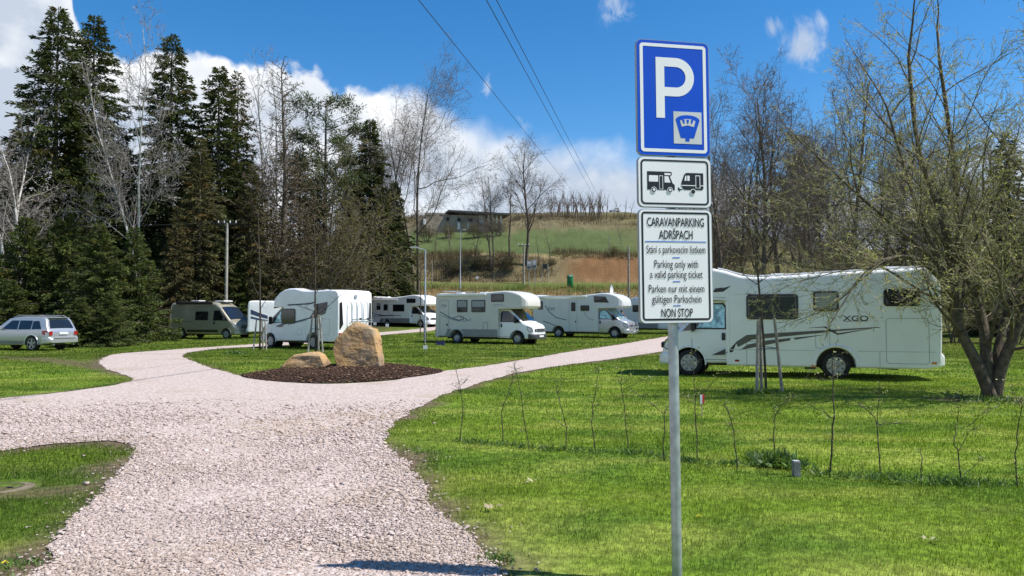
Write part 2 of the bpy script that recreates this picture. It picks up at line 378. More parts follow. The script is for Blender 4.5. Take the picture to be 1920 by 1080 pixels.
# a scraped earth strip crossing the left lawn, worn patch round the manhole, darker brown ground with thinned grass at the willow foot
def strip(x, y, a, b, w):
    d = np.array(b) - np.array(a); t = np.clip(((x - a[0]) * d[0] + (y - a[1]) * d[1]) / (d @ d), 0, 1)
    return np.hypot(x - a[0] - t * d[0], y - a[1] - t * d[1]) / w
a_, b_ = G(-30, 665).xy[:], G(200, 690).xy[:]
worn = np.zeros(fx.shape)
for (pa, pb, w) in (((-60, 662), (120, 678), .8), ((120, 678), (195, 690), .7), ((10, 925), (110, 922), .35), ((1790, 750), (1880, 748), .8)):
    worn = np.maximum(worn, sst(1.2, .3, strip(fx, fy, np.array(G(*pa).xy[:]), np.array(G(*pb).xy[:]), w) + (fbm(fx * 2.5, fy * 2.5, 67) - .5) * .9))
gc = gc * (1 - worn[:, None] * .85) + np.array([.115, .09, .055]) * worn[:, None] * .85
M_ground = mat('lawn_ground', (.62, .62, .62), .95, scale=9, col2=(1.25, 1.25, 1.2), attr='tint', bump=.9, bscale=22, spec=.1, bdist=.03)
ground = npmesh('ground', np.stack([fx, fy, ZZ], 1), ff, M_ground, tint=gc, smooth=True, kind='structure')

def sheet(name, poly, z, m, step, jitter=.35):
    lo, hi = poly.min(0), poly.max(0); g = np.stack(np.meshgrid(np.arange(lo[0], hi[0], step), np.arange(lo[1], hi[1], step)), -1).reshape(-1, 2)
    g = g + rng.uniform(-jitter, jitter, g.shape) * step; g = g[inside(poly, g[:, 0], g[:, 1])]; g = g[pdist(poly[::2], g[:, 0], g[:, 1]) > step * .3]
    pts = [Vector(p) for p in np.concatenate([poly, g])]; n = len(poly)
    v, e, f, *_ = geometry.delaunay_2d_cdt(pts, [(i, (i + 1) % n) for i in range(n)], [], 1, 1e-4)
    v = np.array([p[:] for p in v]); f = [t for t in f if len(t) == 3]
    vz = H(v[:, 0], v[:, 1]) + (z(v) if callable(z) else z)
    o = npmesh(name, np.column_stack([v, vz]), np.array(f), m, smooth=True); o['kind'] = 'structure'; return o
def gravel_mat():
    m = bpy.data.materials.new('pink_crushed_gravel'); m.use_nodes = True; nt = m.node_tree; b = nt.nodes['Principled BSDF']; b.inputs['Roughness'].default_value = .9; b.inputs['Specular IOR Level'].default_value = .2
    tc = N(nt, 'ShaderNodeTexCoord'); V = tc.outputs['Object']
    vo = N(nt, 'ShaderNodeTexVoronoi'); vo.inputs['Scale'].default_value = 30; vo.inputs['Randomness'].default_value = 1; nt.links.new(V, vo.inputs['Vector'])
    cr = N(nt, 'ShaderNodeValToRGB'); s = N(nt, 'ShaderNodeSeparateColor'); nt.links.new(vo.outputs['Color'], s.inputs[0]); nt.links.new(s.outputs[0], cr.inputs[0])
    e = cr.color_ramp.elements; e[0].color = (.34, .27, .235, 1); e[1].color = (.60, .515, .465, 1); k = e.new(.4); k.color = (.44, .36, .32, 1); k = e.new(.7); k.color = (.52, .435, .39, 1)
    n = N(nt, 'ShaderNodeTexNoise'); n.inputs['Scale'].default_value = .45; n.inputs['Detail'].default_value = 5; nt.links.new(V, n.inputs['Vector'])
    c = mixc(nt, smooth_(nt, n.outputs[0], .55, .70, 0, .55), cr.outputs[0], (.36, .29, .21))
    gap = smooth_(nt, vo.outputs['Distance'], .5, .85); c = mixc(nt, math_(nt, 'MULTIPLY', gap, .35), c, (.2, .165, .14))
    nt.links.new(c, b.inputs['Base Color'])
    bp = N(nt, 'ShaderNodeBump'); bp.inputs['Strength'].default_value = .8; bp.inputs['Distance'].default_value = .012; nt.links.new(math_(nt, 'SUBTRACT', 1, vo.outputs['Distance']), bp.inputs['Height']); nt.links.new(bp.outputs[0], b.inputs['Normal'])
    return m
M_gravel = gravel_mat()
road = sheet('gravel_road', path_poly, lambda v: .012 + (fbm(v[:, 0] * .9, v[:, 1] * .9, 71) - .45) * .03 * sst(.2, .8, -sdist(v[:, 0], v[:, 1])), M_gravel, .5)
M_mulch = mat('bark_mulch', (.030, .018, .012), .9, scale=60, col2=(.085, .05, .033), bump=1, bscale=90)
cm = mulch_poly.mean(0)
mulch = sheet('mulch_bed', mulch_poly, lambda v: .022 + .07 * sst(0, .7, pdist(mulch_poly, v[:, 0], v[:, 1])), M_mulch, .25)

# ---- loose stones of the gravel (uncountable)
CUBE = np.array([(i, j, k) for i in (-1, 1) for j in (-1, 1) for k in (-1, 1)], float)
CF = np.array([(0, 1, 3, 2), (4, 6, 7, 5), (0, 4, 5, 1), (2, 3, 7, 6), (0, 2, 6, 4), (1, 5, 7, 3)])
def rotz(v, a):
    c, s = np.cos(a)[:, None], np.sin(a)[:, None]; return np.stack([v[..., 0] * c - v[..., 1] * s, v[..., 0] * s + v[..., 1] * c, v[..., 2]], -1)
def rotx(v, a):
    c, s = np.cos(a)[:, None], np.sin(a)[:, None]; return np.stack([v[..., 0], v[..., 1] * c - v[..., 2] * s, v[..., 1] * s + v[..., 2] * c], -1)
def chips(name, x, y, z, size, flat, m, cols, tilt=.5, jit=.42, kind='stuff', parent=None, elong=(.6, 1.1)):
    n = len(x); v = CUBE[None] * .5 + rng.uniform(-jit, jit, (n, 8, 3)) * .5
    s = np.stack([size * rng.uniform(.8, 1.5, n), size * rng.uniform(*elong, n), size * rng.uniform(*flat, n)], 1)
    v = v * s[:, None]; v = rotx(v, rng.normal(0, tilt, n)); v = rotz(v, rng.uniform(0, 6.28, n)); v = v + np.stack([x, y, z], 1)[:, None]
    f = CF[None] + (np.arange(n) * 8)[:, None, None]
    return npmesh(name, v.reshape(-1, 3), f.reshape(-1, 4), m, tint=np.repeat(cols, 8, 0), kind=kind, parent=parent)
def wedge(n, y0, y1, pad=1.2, k=.70):
    y = np.sqrt(rng.uniform(y0 * y0, y1 * y1, n)); x = rng.uniform(-1, 1, n) * (k * y + pad); return x, y
sx, sy, ss = [], [], []
for y0, y1, dens, sz in ((3.4, 6.2, 3300, .0125), (6.2, 9.5, 1700, .0150), (9.5, 15, 700, .020)):
    n = int(dens * (.7 * (y1 * y1 - y0 * y0) + 2.4 * (y1 - y0))); x, y = wedge(n, y0, y1); d = sdist(x, y); k = (d < rng.exponential(np.where(rng.uniform(0, 1, n) < .9, .016, .13), n)) & (rng.uniform(0, 1, n) < sst(15.5, 8.5, y) + .0)
    sx.append(x[k]); sy.append(y[k]); ss.append(sz * np.exp(rng.normal(0, .33, k.sum())))
sx, sy, ss = map(np.concatenate, (sx, sy, ss))
t = rng.uniform(0, 1, len(sx))[:, None]; warm = rng.uniform(0, 1, len(sx))[:, None]
pal = (np.array([.40, .325, .29]) * (1 - t) + np.array([.68, .59, .55]) * t) * (.86 + .28 * fbm(sx * .8, sy * .8, 83))[:, None]; pal = pal * (1 - .3 * (warm > .82)) + np.array([.40, .29, .26]) * .3 * (warm > .82)
tanm = sst(.52, .66, fbm(sx * .5, sy * 1.2, 81))[:, None]; pal = pal * (1 - .35 * tanm) + np.array([.40, .32, .23]) * .35 * tanm
dust = sst(1.2, .2, strip(sx, sy, np.array(G(520, 798).xy[:]), np.array(G(745, 776).xy[:]), .9) + (fbm(sx * 1.6, sy * 1.6, 87) - .45) * 1.2)[:, None]; pal = pal * (1 - .55 * dust) + np.array([.44, .345, .24]) * .55 * dust
M_stone = mat('gravel_stone', (.9, .9, .9), .85, var=.1, scale=40, attr='tint', spec=.2)
stones = chips('gravel_stones', sx, sy, H(sx, sy) + .012 + ss * .22, ss, (.22, .48), M_stone, pal * np.array([1.0, .965, .93]), tilt=.35)
# ---- bark chips on the mulch bed
n = 13000; lo, hi = mulch_poly.min(0), mulch_poly.max(0); x = rng.uniform(lo[0], hi[0], n); y = rng.uniform(lo[1], hi[1], n)
k = inside(mulch_poly, x, y); x, y = x[k], y[k]; md = pdist(mulch_poly, x, y)
t = rng.uniform(0, 1, len(x))[:, None]; pal = np.array([.030, .018, .012]) * (1 - t) + np.array([.12, .066, .042]) * t; br = rng.uniform(0, 1, len(x))[:, None] > .93; pal = np.where(br, np.array([.30, .19, .11]), pal)
chips('bark_chips', x, y, .03 + .07 * sst(0, .7, md) + rng.uniform(0, .02, len(x)), rng.uniform(.028, .06, len(x)), (.2, .4), mat('bark_chip', (.9, .9, .9), .85, var=.15, scale=20, attr='tint', spec=.2), pal, tilt=.4, elong=(.3, .6))

# ---- grass blades
def blades(x, y, h, w, zoff=0.0):
    n = len(x); a = rng.uniform(0, 6.28, n); lean = rng.normal(0, .6, n); la = rng.uniform(0, 6.28, n)
    b = np.stack([x, y, H(x, y) + (fbm(x * .8, y * .8, 9) - .47) * .09 * .8 - .005 + zoff], 1); wv = np.stack([np.cos(a) * w / 2, np.sin(a) * w / 2, np.zeros(n)], 1)
    tip = b + np.stack([np.cos(la) * np.sin(lean) * h, np.sin(la) * np.sin(lean) * h, np.cos(lean) * h + .005], 1)
    return np.stack([b - wv, b + wv, tip], 1)
V, C = [], []
HOLES = [(G(*p).xy[:], r) for p, r in (((0, 916), .33),)]
def in_hole(x, y):
    k = np.zeros(x.shape, bool)
    for (hx, hy), r in HOLES: k |= np.hypot(x - hx, y - hy) < r
    return k
for y0, y1, dens, h, w in ((3.6, 7.5, 4600, .027, .0050), (7.5, 12, 2000, .030, .0085), (12, 20, 800, .034, .014), (20, 36, 210, .042, .026), (36, 58, 70, .055, .05)):
    n = int(dens * (.7 * (y1 * y1 - y0 * y0) + 2.4 * (y1 - y0))); x, y = wedge(n, y0, y1); d = sdist(x, y)
    keep = (d > .0) & (rng.uniform(0, 1, n) < sst(-.12, .25, d + (fbm(x * 2, y * 2, 61) - .5) * .7) * .97 + .03) & ~inside(mulch_poly, x, y) & ~in_hole(x, y)
    for (pa, pb, ww) in (((-60, 662), (120, 678), .8), ((120, 678), (195, 690), .7), ((10, 925), (110, 922), .35), ((1790, 750), (1880, 748), .8)):
        keep &= (strip(x, y, np.array(G(*pa).xy[:]), np.array(G(*pb).xy[:]), ww) + (fbm(x * 2.5, y * 2.5, 67) - .5) * .9 > .7) | (rng.uniform(0, 1, n) < .2)
    x, y = x[keep], y[keep]; n = len(x); hh = h * np.exp(rng.normal(0, .3, n)) * (.65 + .8 * fbm(x * 1.1, y * 1.1, 91))
    V.append(blades(x, y, hh, w * rng.uniform(.6, 1.3, n)))
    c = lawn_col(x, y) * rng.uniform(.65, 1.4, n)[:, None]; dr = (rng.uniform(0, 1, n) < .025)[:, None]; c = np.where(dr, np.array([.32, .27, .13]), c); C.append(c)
V = np.concatenate(V); C = np.concatenate(C); n = len(V)
M_grass = mat('grass_blade', (.95, .95, .95), .6, var=.05, attr='tint', trans=.45, spec=.25)
npmesh('lawn_grass', V.reshape(-1, 3), np.arange(n * 3).reshape(-1, 3), M_grass, tint=np.repeat(C, 3, 0), kind='stuff')
# taller dry grass on the bank behind the parked motorhomes
n = 26000; x = rng.uniform(-22, 40, n); y = rng.uniform(74, 90, n); cx = rng.uniform(.6, 1.3, n)[:, None]
g = (fbm(x * .4, y * .4, 97) > .52)[:, None]; c = np.where(g, np.array([.12, .14, .04]), np.array([.30, .23, .12])) * cx
v = blades(x, y, rng.uniform(.25, .8, n), rng.uniform(.04, .08, n))
npmesh('dry_bank_grass', v.reshape(-1, 3), np.arange(n * 3).reshape(-1, 3), M_grass, tint=np.repeat(c, 3, 0), kind='stuff')
# scrubby growth on the cut bank and hill brow
n = 60000; sel = rng.uniform(0, 1, n) < .5; x = np.where(sel, rng.uniform(-22, 44, n), rng.uniform(-30, 60, n)); y = np.where(sel, rng.uniform(93, 104, n), rng.uniform(126, 176, n))
hh = np.where(sel, rng.uniform(.3, 1.3, n), rng.uniform(.5, 1.7, n) * sst(120, 150, y)) * sst(.35, .6, fbm(x * .3, y * .3, 103)); k = (hh > .15) & ~(sel & (x > 7) & (y < 98)); x, y, hh = x[k], y[k], hh[k]; n = len(x)
v = blades(x, y, hh, rng.uniform(.03, .07, n)); c = np.array([.15, .115, .075]) * rng.uniform(.5, 1.4, n)[:, None]
npmesh('hillside_scrub', v.reshape(-1, 3), np.arange(n * 3).reshape(-1, 3), M_grass, tint=np.repeat(c, 3, 0), kind='stuff')
# ------------------------------------------------------------ vehicles
class Veh:
    """local axes: x from the rear bumper (0) to the nose, y to the vehicle's left, z up"""
    def __init__(s, name, label, cat, L, hw, contact, xc, side, heading, group=None):
        """contact: world point under the outer face of the visible wheel at local x = xc on the given side"""
        s.L, s.hw, s.side = L, hw, side; h = R(heading); s.f = Vector((math.cos(h), math.sin(h), 0)); s.l = Vector((-s.f.y, s.f.x, 0))
        o = Vector(contact) - s.f * xc - s.l * hw * side; s.o = Vector((o.x, o.y, contact.z))
        s.root = thing(name, label, cat, s.o, h, group)
    def uv(s, pts):
        """points of the visible side wall: picture coordinates to local (x, z)"""
        out = []
        for px, py in pts:
            d = ray(px, py); n = s.l; q = s.o + s.l * s.hw * s.side; c = Vector((0, 0, CH)); t = (q - c).dot(n) / d.dot(n); w = c + d * t - q
            out.append((w.dot(s.f), w.z))
        return out
    def rear_uv(s, pts):
        out = []
        for px, py in pts:
            d = ray(px, py); c = Vector((0, 0, CH)); t = (s.o - c).dot(s.f) / d.dot(s.f); w = c + d * t - s.o; out.append((w.dot(s.l), w.z))
        return out
    def add(s, name, mb, m, parent=None, smooth=35, bevel=0.0): return mb.build(name, m, parent or s.root, smooth, bevel)
def dens(xs, step=.22):
    xs = sorted(set(xs)); o = []
    for a, b in zip(xs, xs[1:]):
        n = max(1, int((b - a) / step)); o += [a + (b - a) * k / n for k in range(n)]
    return o + [xs[-1]]
def pl(pts):
    a, b = [p[0] for p in pts], [p[1] for p in pts]; return lambda x: float(np.interp(x, a, b))
def arched(base, axles, wr, ra):
    return lambda x: max([base(x)] + [wr + math.sqrt(max(0, ra * ra - (x - a) ** 2)) for a in axles if abs(x - a) < ra])
def arch_xs(axles, ra): return [a + ra * math.cos(R(t)) for a in axles for t in range(0, 181, 15)] + [a + s * (ra + .004) for a in axles for s in (-1, 1)]
def shell(mb, xs, zb, zt, W, r=.1, crown=.03, nz=6, cap=True):
    n0 = len(mb.v); m = None
    for x in xs:
        a, b = zb(x), zt(x); b = max(b, a + .02); rr = min(r, .45 * (b - a)); h = []
        h += [(0, a), (W(x, a) - min(.04, .3 * (b - a)), a)]
        lo, hi = a + min(.04, .25 * (b - a)), b - rr
        for k in range(nz): z = lo + (hi - lo) * k / (nz - 1); h.append((W(x, z), z))
        c = W(x, hi) - rr
        for k in range(1, 5): t = R(90 * k / 4); h.append((c + rr * math.cos(t), hi + rr * math.sin(t)))
        h += [(c * .5, b + crown * .75), (0, b + crown)]
        ring = [(x, y, z) for y, z in h] + [(x, -y, z) for y, z in h[-2:0:-1]]; m = len(ring); mb.v += ring
    nr = len(xs)
    for i in range(nr - 1):
        for k in range(m): mb.f.append((n0 + i * m + k, n0 + i * m + (k + 1) % m, n0 + (i + 1) * m + (k + 1) % m, n0 + (i + 1) * m + k))
    if cap: mb.f += [tuple(n0 + k for k in range(m)), tuple(n0 + (nr - 1) * m + k for k in range(m))]
    return mb
def sidepl(W, pts, sd, a, b):
    """closed plate on the side wall, its back a and its front b metres proud of the wall"""
    return MB().slab([(x, sd * (W(x, z) + a), z) for x, z in pts], [(x, sd * (W(x, z) + b), z) for x, z in pts])
def sideline(W, pts, sd, w=.012, off=.004):
    mb = MB()
    for (x0, z0), (x1, z1) in zip(pts, pts[1:]):
        l = math.hypot(x1 - x0, z1 - z0) or 1; nx_, nz_ = -(z1 - z0) / l * w / 2, (x1 - x0) / l * w / 2
        q = [(x0 + nx_, z0 + nz_), (x1 + nx_, z1 + nz_), (x1 - nx_, z1 - nz_), (x0 - nx_, z0 - nz_)]
        mb.slab([(x, sd * (W(x, z) - .002), z) for x, z in q], [(x, sd * (W(x, z) + off), z) for x, z in q])
    return mb
def window(v, W, x0, x1, z0, z1, sd, r=.07, glass=None, blind=0.0, fr=.045):
    if x0 > x1: x0, x1 = x1, x0
    f = v.add('window', sidepl(W, rrect(x0, x1, z0, z1, r), sd, -.002, .022), M_frame)
    v.add('pane', sidepl(W, rrect(x0 + fr, x1 - fr, z0 + fr, z1 - fr, r * .7), sd, .018, .027), glass or M_glass, f)
    if blind: v.add('blind', sidepl(W, rrect(x0 + fr + .01, x1 - fr - .01, z1 - fr - (z1 - z0) * blind, z1 - fr - .01, .02), sd, .025, .030), M_blind, f)
    return f
def pxbox(v, x0, y0, x1, y1):
    p = v.uv([(x0, y0), (x1, y1)]); (a, b), (c, d) = p; return min(a, c), max(a, c), min(b, d), max(b, d)
WHEELS = {}
def wheel(v, x, sd, y_out, r=.34, style='cap', w=.22):
    key = (style, round(r, 3), round(w, 3)); c = (x, sd * (y_out - w / 2), r)
    if key not in WHEELS:
        t = MB().lathe([(r * .60, w / 2 - .02), (r * .66, w / 2), (r * .9, w / 2), (r * .97, w / 2 - .02), (r, w / 2 - .05), (r, -w / 2 + .05), (r * .97, -w / 2 + .02), (r * .9, -w / 2), (r * .6, -w / 2)], 32, 'Y')
        rim = MB()
        if style == 'cap':         # pressed cover with eight broad spokes
            rim.lathe([(r * .62, w / 2 - .03), (r * .64, w / 2 + .004), (r * .57, w / 2 + .006), (r * .54, w / 2 - .02)], 32, 'Y')
            rim.lathe([(.001, w / 2 + .012), (r * .13, w / 2 + .010), (r * .17, w / 2 - .01)], 20, 'Y')
            for k in range(8):
                a = 2 * math.pi * k / 8; q = [(r * .12, -.035), (r * .56, -.055), (r * .56, .055), (r * .12, .035)]
                A = [(u * math.cos(a) - s * math.sin(a), u * math.sin(a) + s * math.cos(a)) for u, s in q]
                rim.slab([(p[0], w / 2 - .03, p[1]) for p in A], [(p[0], w / 2 + .002, p[1]) for p in A])
        elif style == 'steel':
            rim.lathe([(r * .60, w / 2 - .01), (r * .58, w / 2 + .004), (r * .52, w / 2 - .02), (r * .42, w / 2 - .035), (r * .36, w / 2 - .01), (r * .22, w / 2 - .005), (r * .17, w / 2 + .015), (.001, w / 2 + .02)], 28, 'Y')
        else:
            rim.lathe([(r * .70, w / 2 - .02), (r * .72, w / 2 + .002), (r * .64, w / 2)], 32, 'Y'); rim.lathe([(.001, w / 2), (r * .17, w / 2 - .004), (r * .19, w / 2 - .03)], 20, 'Y')
            for k in range(5):
                a = 2 * math.pi * k / 5 + .3; q = [(r * .1, -.04), (r * .66, -.055), (r * .66, .055), (r * .1, .04)]
                A = [(u * math.cos(a) - s * math.sin(a), u * math.sin(a) + s * math.cos(a)) for u, s in q]
                rim.slab([(p[0], w / 2 - .05, p[1]) for p in A], [(p[0], w / 2 - .008, p[1]) for p in A])
        disc = MB().lathe([(r * .62, w / 2 - .055), (.001, w / 2 - .06)], 24, 'Y')
        WHEELS[key] = [mb.build(nm, m, None, 40).data for nm, mb, m in (('tyre', t, M_rubber), ('rim', rim, M_rim), ('brake_disc', disc, M_black))]
        for d in WHEELS[key]: bpy.data.objects.remove([o for o in bpy.data.objects if o.data == d][0])
    wobj = bpy.data.objects.new('wheel', WHEELS[key][0]); COL.objects.link(wobj); wobj.parent = v.root; wobj.location = c; wobj.rotation_euler = (0, 0, 0 if sd > 0 else math.pi)
    for nm, d in zip(('rim', 'brake_disc'), WHEELS[key][1:]):
        o = bpy.data.objects.new(nm, d); COL.objects.link(o); o.parent = wobj
    return wobj

def cab(v, xr, nose, ztop, hw, body_m, axle, style='ducato', zbelt=1.22, foil=False, bump_m=None, hood=1.16, stations=None, wr=.34, ws_top=.62, ws_bot=1.46, dark_a=False):
    """van front: door, screen, short bonnet. xr rear edge of the cab, nose its front end"""
    Lc = nose - xr; sc = Lc / 2.15; ra = wr + .085
    X = lambda u: xr + u * sc
    if style == 'ducato': prof = [(X(0), ztop), (X(ws_top), ztop - .02), (X(ws_bot), zbelt + .10), (X(1.52), zbelt + .05), (X(1.86), hood - .05), (X(2.03), hood - .22), (X(2.10), hood - .36), (X(2.15), hood - .50)]
    else: prof = [(X(0), ztop), (X(ws_top), ztop - .02), (X(ws_bot), zbelt + .08), (X(1.52), zbelt + .03), (X(1.95), hood - .07), (X(2.07), hood - .17), (X(2.12), hood - .36), (X(2.15), hood - .52)]
    zt = pl(prof); zb = arched(pl([(X(0), .36), (X(1.9), .32), (X(2.15), .36)]), [axle], wr, ra)
    plan = pl([(X(0), 1), (X(1.2), 1), (X(1.6), .985), (X(1.85), .94), (X(2.02), .86), (X(2.1), .78), (X(2.15), .66)])
    wp = pl([(.3, .97), (.62, 1.0), (zbelt - .1, .985), (zbelt + .05, .965), (ztop, .84)])
    W = lambda x, z: hw * plan(x) * wp(z)
    xs = dens([p[0] for p in prof] + [X(2.12), X(2.07), X(1.98)] + [q for q in arch_xs([axle], ra) if X(0) < q < X(2.14)], .16)
    v.add('cab', shell(MB(), xs, zb, zt, W, .14, .045, 7), body_m, None, 40)
    # windscreen
    mb = MB(); n, m = 10, 12; x0, x1 = X(ws_bot) + .03, X(ws_top) + .02
    for i in range(n + 1):
        x = x0 + (x1 - x0) * i / n; z = zt(x); c = W(x, z - .14) - .10
        for k in range(m + 1):
            t = -1 + 2 * k / m; y = t * c; mb.v.append((x + .012, y, z + .045 * (1 - t * t) + .012))
    for i in range(n):
        for k in range(m): a = i * (m + 1) + k; mb.f.append((a, a + 1, a + m + 2, a + m + 1))
    v.add('windscreen', mb, M_foil if foil == 'all' else M_glass, None, 60)
    for dy in (.25, -.45):
        v.add('wiper', MB().tube([(X(ws_bot) + .05, dy, zbelt + .13), (X(ws_bot) - .12, dy + .5, zt(X(ws_bot) - .12) + .07)], .012, 5), M_black)
    for sd in (1, -1):
        # side window behind the A pillar, quarter light in front
        zw = zbelt + .02; zu = min(ztop - .16, zbelt + .74)
        sl = lambda z: x0 - .16 + (x1 - x0) * (z - zt(x0)) / (zt(x1) - zt(x0))
        pts = [(X(.12), zw), (X(1.08), zw), (min(X(1.08), sl(zu) + .0), zu), (X(.2), zu), (X(.12), zu - .1)]
        w = v.add('side_window', sidepl(W, pts, sd, -.002, .010), M_frame)
        q = [(X(.17), zw + .04), (X(1.02), zw + .04), (min(X(1.02), sl(zu) - .05), zu - .04), (X(.24), zu - .04), (X(.17), zu - .12)]
        v.add('pane', sidepl(W, q, sd, .008, .014), M_foil if foil else M_glass, w)
        q2 = [(X(1.06), zw - .02), (sl(zw) + .10, zw - .05), (sl(zw + .3) + .03, zw + .3), (sl(zu) + .02, zu - .02), (min(X(1.0), sl(zu) - .06), zu)]
        v.add('quarter_light', sidepl(W, q2, sd, -.002, .012), M_glass)
        v.add('door_seam', sideline(W, [(X(1.18), zbelt - .02), (X(1.16), .72), (X(1.0), .44), (X(.08), .44), (X(.06), zu), (X(.14), zu + .07), (min(X(1.0), sl(zu)), zu + .07)], sd, .012), M_seamd)
        hx, hzz = X(.2), zbelt - .17
        v.add('door_handle', sidepl(W, rrect(hx - .04, hx + .05, hzz - .1, hzz + .1, .03), sd, 0, .03), M_black, None, 35)
        # mirror on its arm
        mx, my, mz = X(1.12), sd * (hw + .10), zbelt + .10
        a = v.add('mirror', MB().box((mx, my, mz + .05), (.10, .20, .38)), M_black, None, 35, .03)
        v.add('mirror_arm', MB().tube([(mx, sd * (hw - .1), mz - .08), (mx, my, mz - .08)], .03, 8), M_black, a)
        # headlight wraps the corner
        hl = [(X(1.80), hood - .16), (X(2.02), hood - .22), (X(2.085), hood - .40), (X(1.98), hood - .47), (X(1.84), hood - .38)]
        h_ = v.add('headlight', sidepl(W, hl, sd, -.004, .02), M_lens)
        v.add('lamp_housing', MB().box((X(2.15) + .004, sd * hw * .56, hood - .36), (.05, hw * .20, .17)), M_frame, h_, 35, .02); v.add('lamp_lens', MB().box((X(2.15) + .022, sd * hw * .56, hood - .36), (.03, hw * .16, .13)), M_lens, h_, 35, .012)
        v.add('lamp_edge', sideline(W, hl + [hl[0]], sd, .018, .024), M_frame, h_)
        v.add('arch_trim', MB().tube([(axle + (ra + .01) * math.cos(R(t)), sd * (W(axle, .8) + .004), wr + (ra + .01) * math.sin(R(t))) for t in range(-5, 186, 10)], .022, 6), M_black if style != 'ducato' or dark_a else body_m)
        v.add('wheel_arch', MB().lathe([(ra - .01, -.26), (ra - .01, 0), (.05, -.26)][::-1], 24, 'Y', (axle, sd * (hw - .22 if sd > 0 else hw - .22) + (0 if sd > 0 else .26), wr)), M_black)
    xf = X(2.15)
    bm_ = bump_m or body_m
    v.add('bumper', shell(MB(), dens([X(1.86), X(2.05), X(2.14), xf + .07], .06), pl([(X(1.86), .30), (xf, .30)]), pl([(X(1.86), .60), (X(2.1), .60), (xf + .07, .54)]), lambda x, z: hw * pl([(X(1.86), .965), (X(2.02), .92), (X(2.12), .84), (xf + .07, .68)])(x), .06, .0, 4), bm_)
    v.add('grille', MB().box((xf + .005, 0, hood - .36), (.05, hw * .9, .17)), M_black, None, 35, .02)
    for k in range(3): v.add('grille_bar', MB().box((xf + .036, 0, hood - .42 + .06 * k), (.012, hw * .86, .014)), M_silver)
    v.add('number_plate', MB().box((xf + .085, 0, .46), (.012, .52, .11)), mat('plate_white', (.75, .75, .72), .4), None, 35)
    return W, X
def underbody(v, x0, x1, axles, hw):
    v.add('chassis', MB().box(((x0 + x1) / 2, 0, .38), (x1 - x0, hw * 1.0, .22)), M_black)
    for a in axles: v.add('axle', MB().tube([(a, -hw + .2, .34), (a, hw - .2, .34)], .06, 8), M_black)
def coach(v, prof_top, prof_bot, axles, body_m, plan, hw, r=.10, wr=.34, ra=.46, xmax=None):
    zt = pl(prof_top); zb = arched(pl(prof_bot), axles, wr, ra); pn = pl(plan)
    W = lambda x, z: hw * pn(x)
    xs = dens([p[0] for p in prof_top] + [p[0] for p in prof_bot] + [p[0] for p in plan] + arch_xs(axles, ra), .25)
    xs = [x for x in xs if prof_top[0][0] <= x <= prof_top[-1][0]]
    v.add('coachwork', shell(MB(), xs, zb, zt, W, r, .02, 7), body_m, None, 40); return W, zt
def rearpl(pts, a, b):  # plate on the rear wall, pts (y, z)
    return MB().slab([(-a, y, z) for y, z in pts], [(-b, y, z) for y, z in pts])
def text_mesh(txt, width=None, height=None, shear=0.0, space=1.0, bold=0.0):
    cu = bpy.data.curves.new('lettering', 'FONT'); cu.body = txt; cu.align_x = 'CENTER'; cu.shear = shear; cu.space_character = space; cu.offset = bold; cu.resolution_u = 4
    o = bpy.data.objects.new('lettering', cu); COL.objects.link(o); dg = bpy.context.evaluated_depsgraph_get(); dg.update()
    me = bpy.data.meshes.new_from_object(o.evaluated_get(dg)); bpy.data.objects.remove(o)
    n = len(me.vertices); c = np.empty(n * 3, np.float32); me.vertices.foreach_get('co', c); c = c.reshape(-1, 3)
    cap = .70; lo, hi = c[:, 0].min(), c[:, 0].max(); c[:, 0] -= (lo + hi) / 2
    sx = width / (hi - lo) if width else height / cap; sz = height / cap if height else sx
    fs = [tuple(p.vertices) for p in me.polygons]; vs = [(x * sx, z * sz) for x, z, _ in c]; bpy.data.meshes.remove(me); return vs, fs
def side_text(v, W, txt, x, z, width, height, sd, m, shear=0.0, bold=0.0, parent=None, name='lettering'):
    vs, fs = text_mesh(txt, width, height, shear, 1.0, bold); k = -1 if sd > 0 else 1
    mb = MB(); mb.add([(x + k * a, sd * (W(x + k * a, z) + .006), z + b) for a, b in vs], fs); return v.add(name, mb, m, parent, None)

# ---- 1 the long white motorhome on the right
MHG = 'motorhomes parked on the meadow'
HWX = 1.14
c0, c1 = G(1568, 712), G(1291, 705); wb = (c1 - c0).length
v = Veh('motorhome', 'long white motorhome with grey swoosh stripes parked broadside behind the parking sign', 'motorhome', 0, HWX, c0, 2.35, 1, math.degrees(math.atan2(c1.y - c0.y, c1.x - c0.x)), MHG)
fa = 2.35 + wb; U = v.uv
nose = U([(1237, 660)])[0][0]; xcab = U([(1361, 600)])[0][0]; Hm = 2.80
M_xgo = M_white
ptop = [(0, 2.10), (.02, 2.35), (.06, 2.58), (.16, 2.72), (.3, 2.78), (1.5, 2.725), (2.8, 2.665), (4.0, 2.61), (4.35, 2.61), (4.65, 2.66), (5.0, 2.78), (5.3, 2.85), (5.6, 2.86), (5.9, 2.80), (6.2, 2.66), (6.45, 2.46), (6.52, 2.3)]
pbot = [(0, .42), (.05, .36), (.35, .30), (xcab - .01, .30), (xcab, 2.05), (6.1, 2.05), (6.4, 2.12), (6.52, 2.25)]
W, zt = coach(v, ptop, pbot, [2.35], M_xgo, [(0, .955), (.05, .985), (.15, 1), (5.6, 1), (6.1, .96), (6.4, .86), (6.52, .74)], HWX, .09)
cab(v, xcab - .1, nose, 2.1, 1.0, M_xgo, fa, foil=True)
underbody(v, .6, nose - .5, [2.35, fa], HWX)
for a in (2.35, fa):
    for sd in (1, -1): wheel(v, a, sd, HWX - .05 if a < 3 else 1.0 - .02, .345, 'cap')
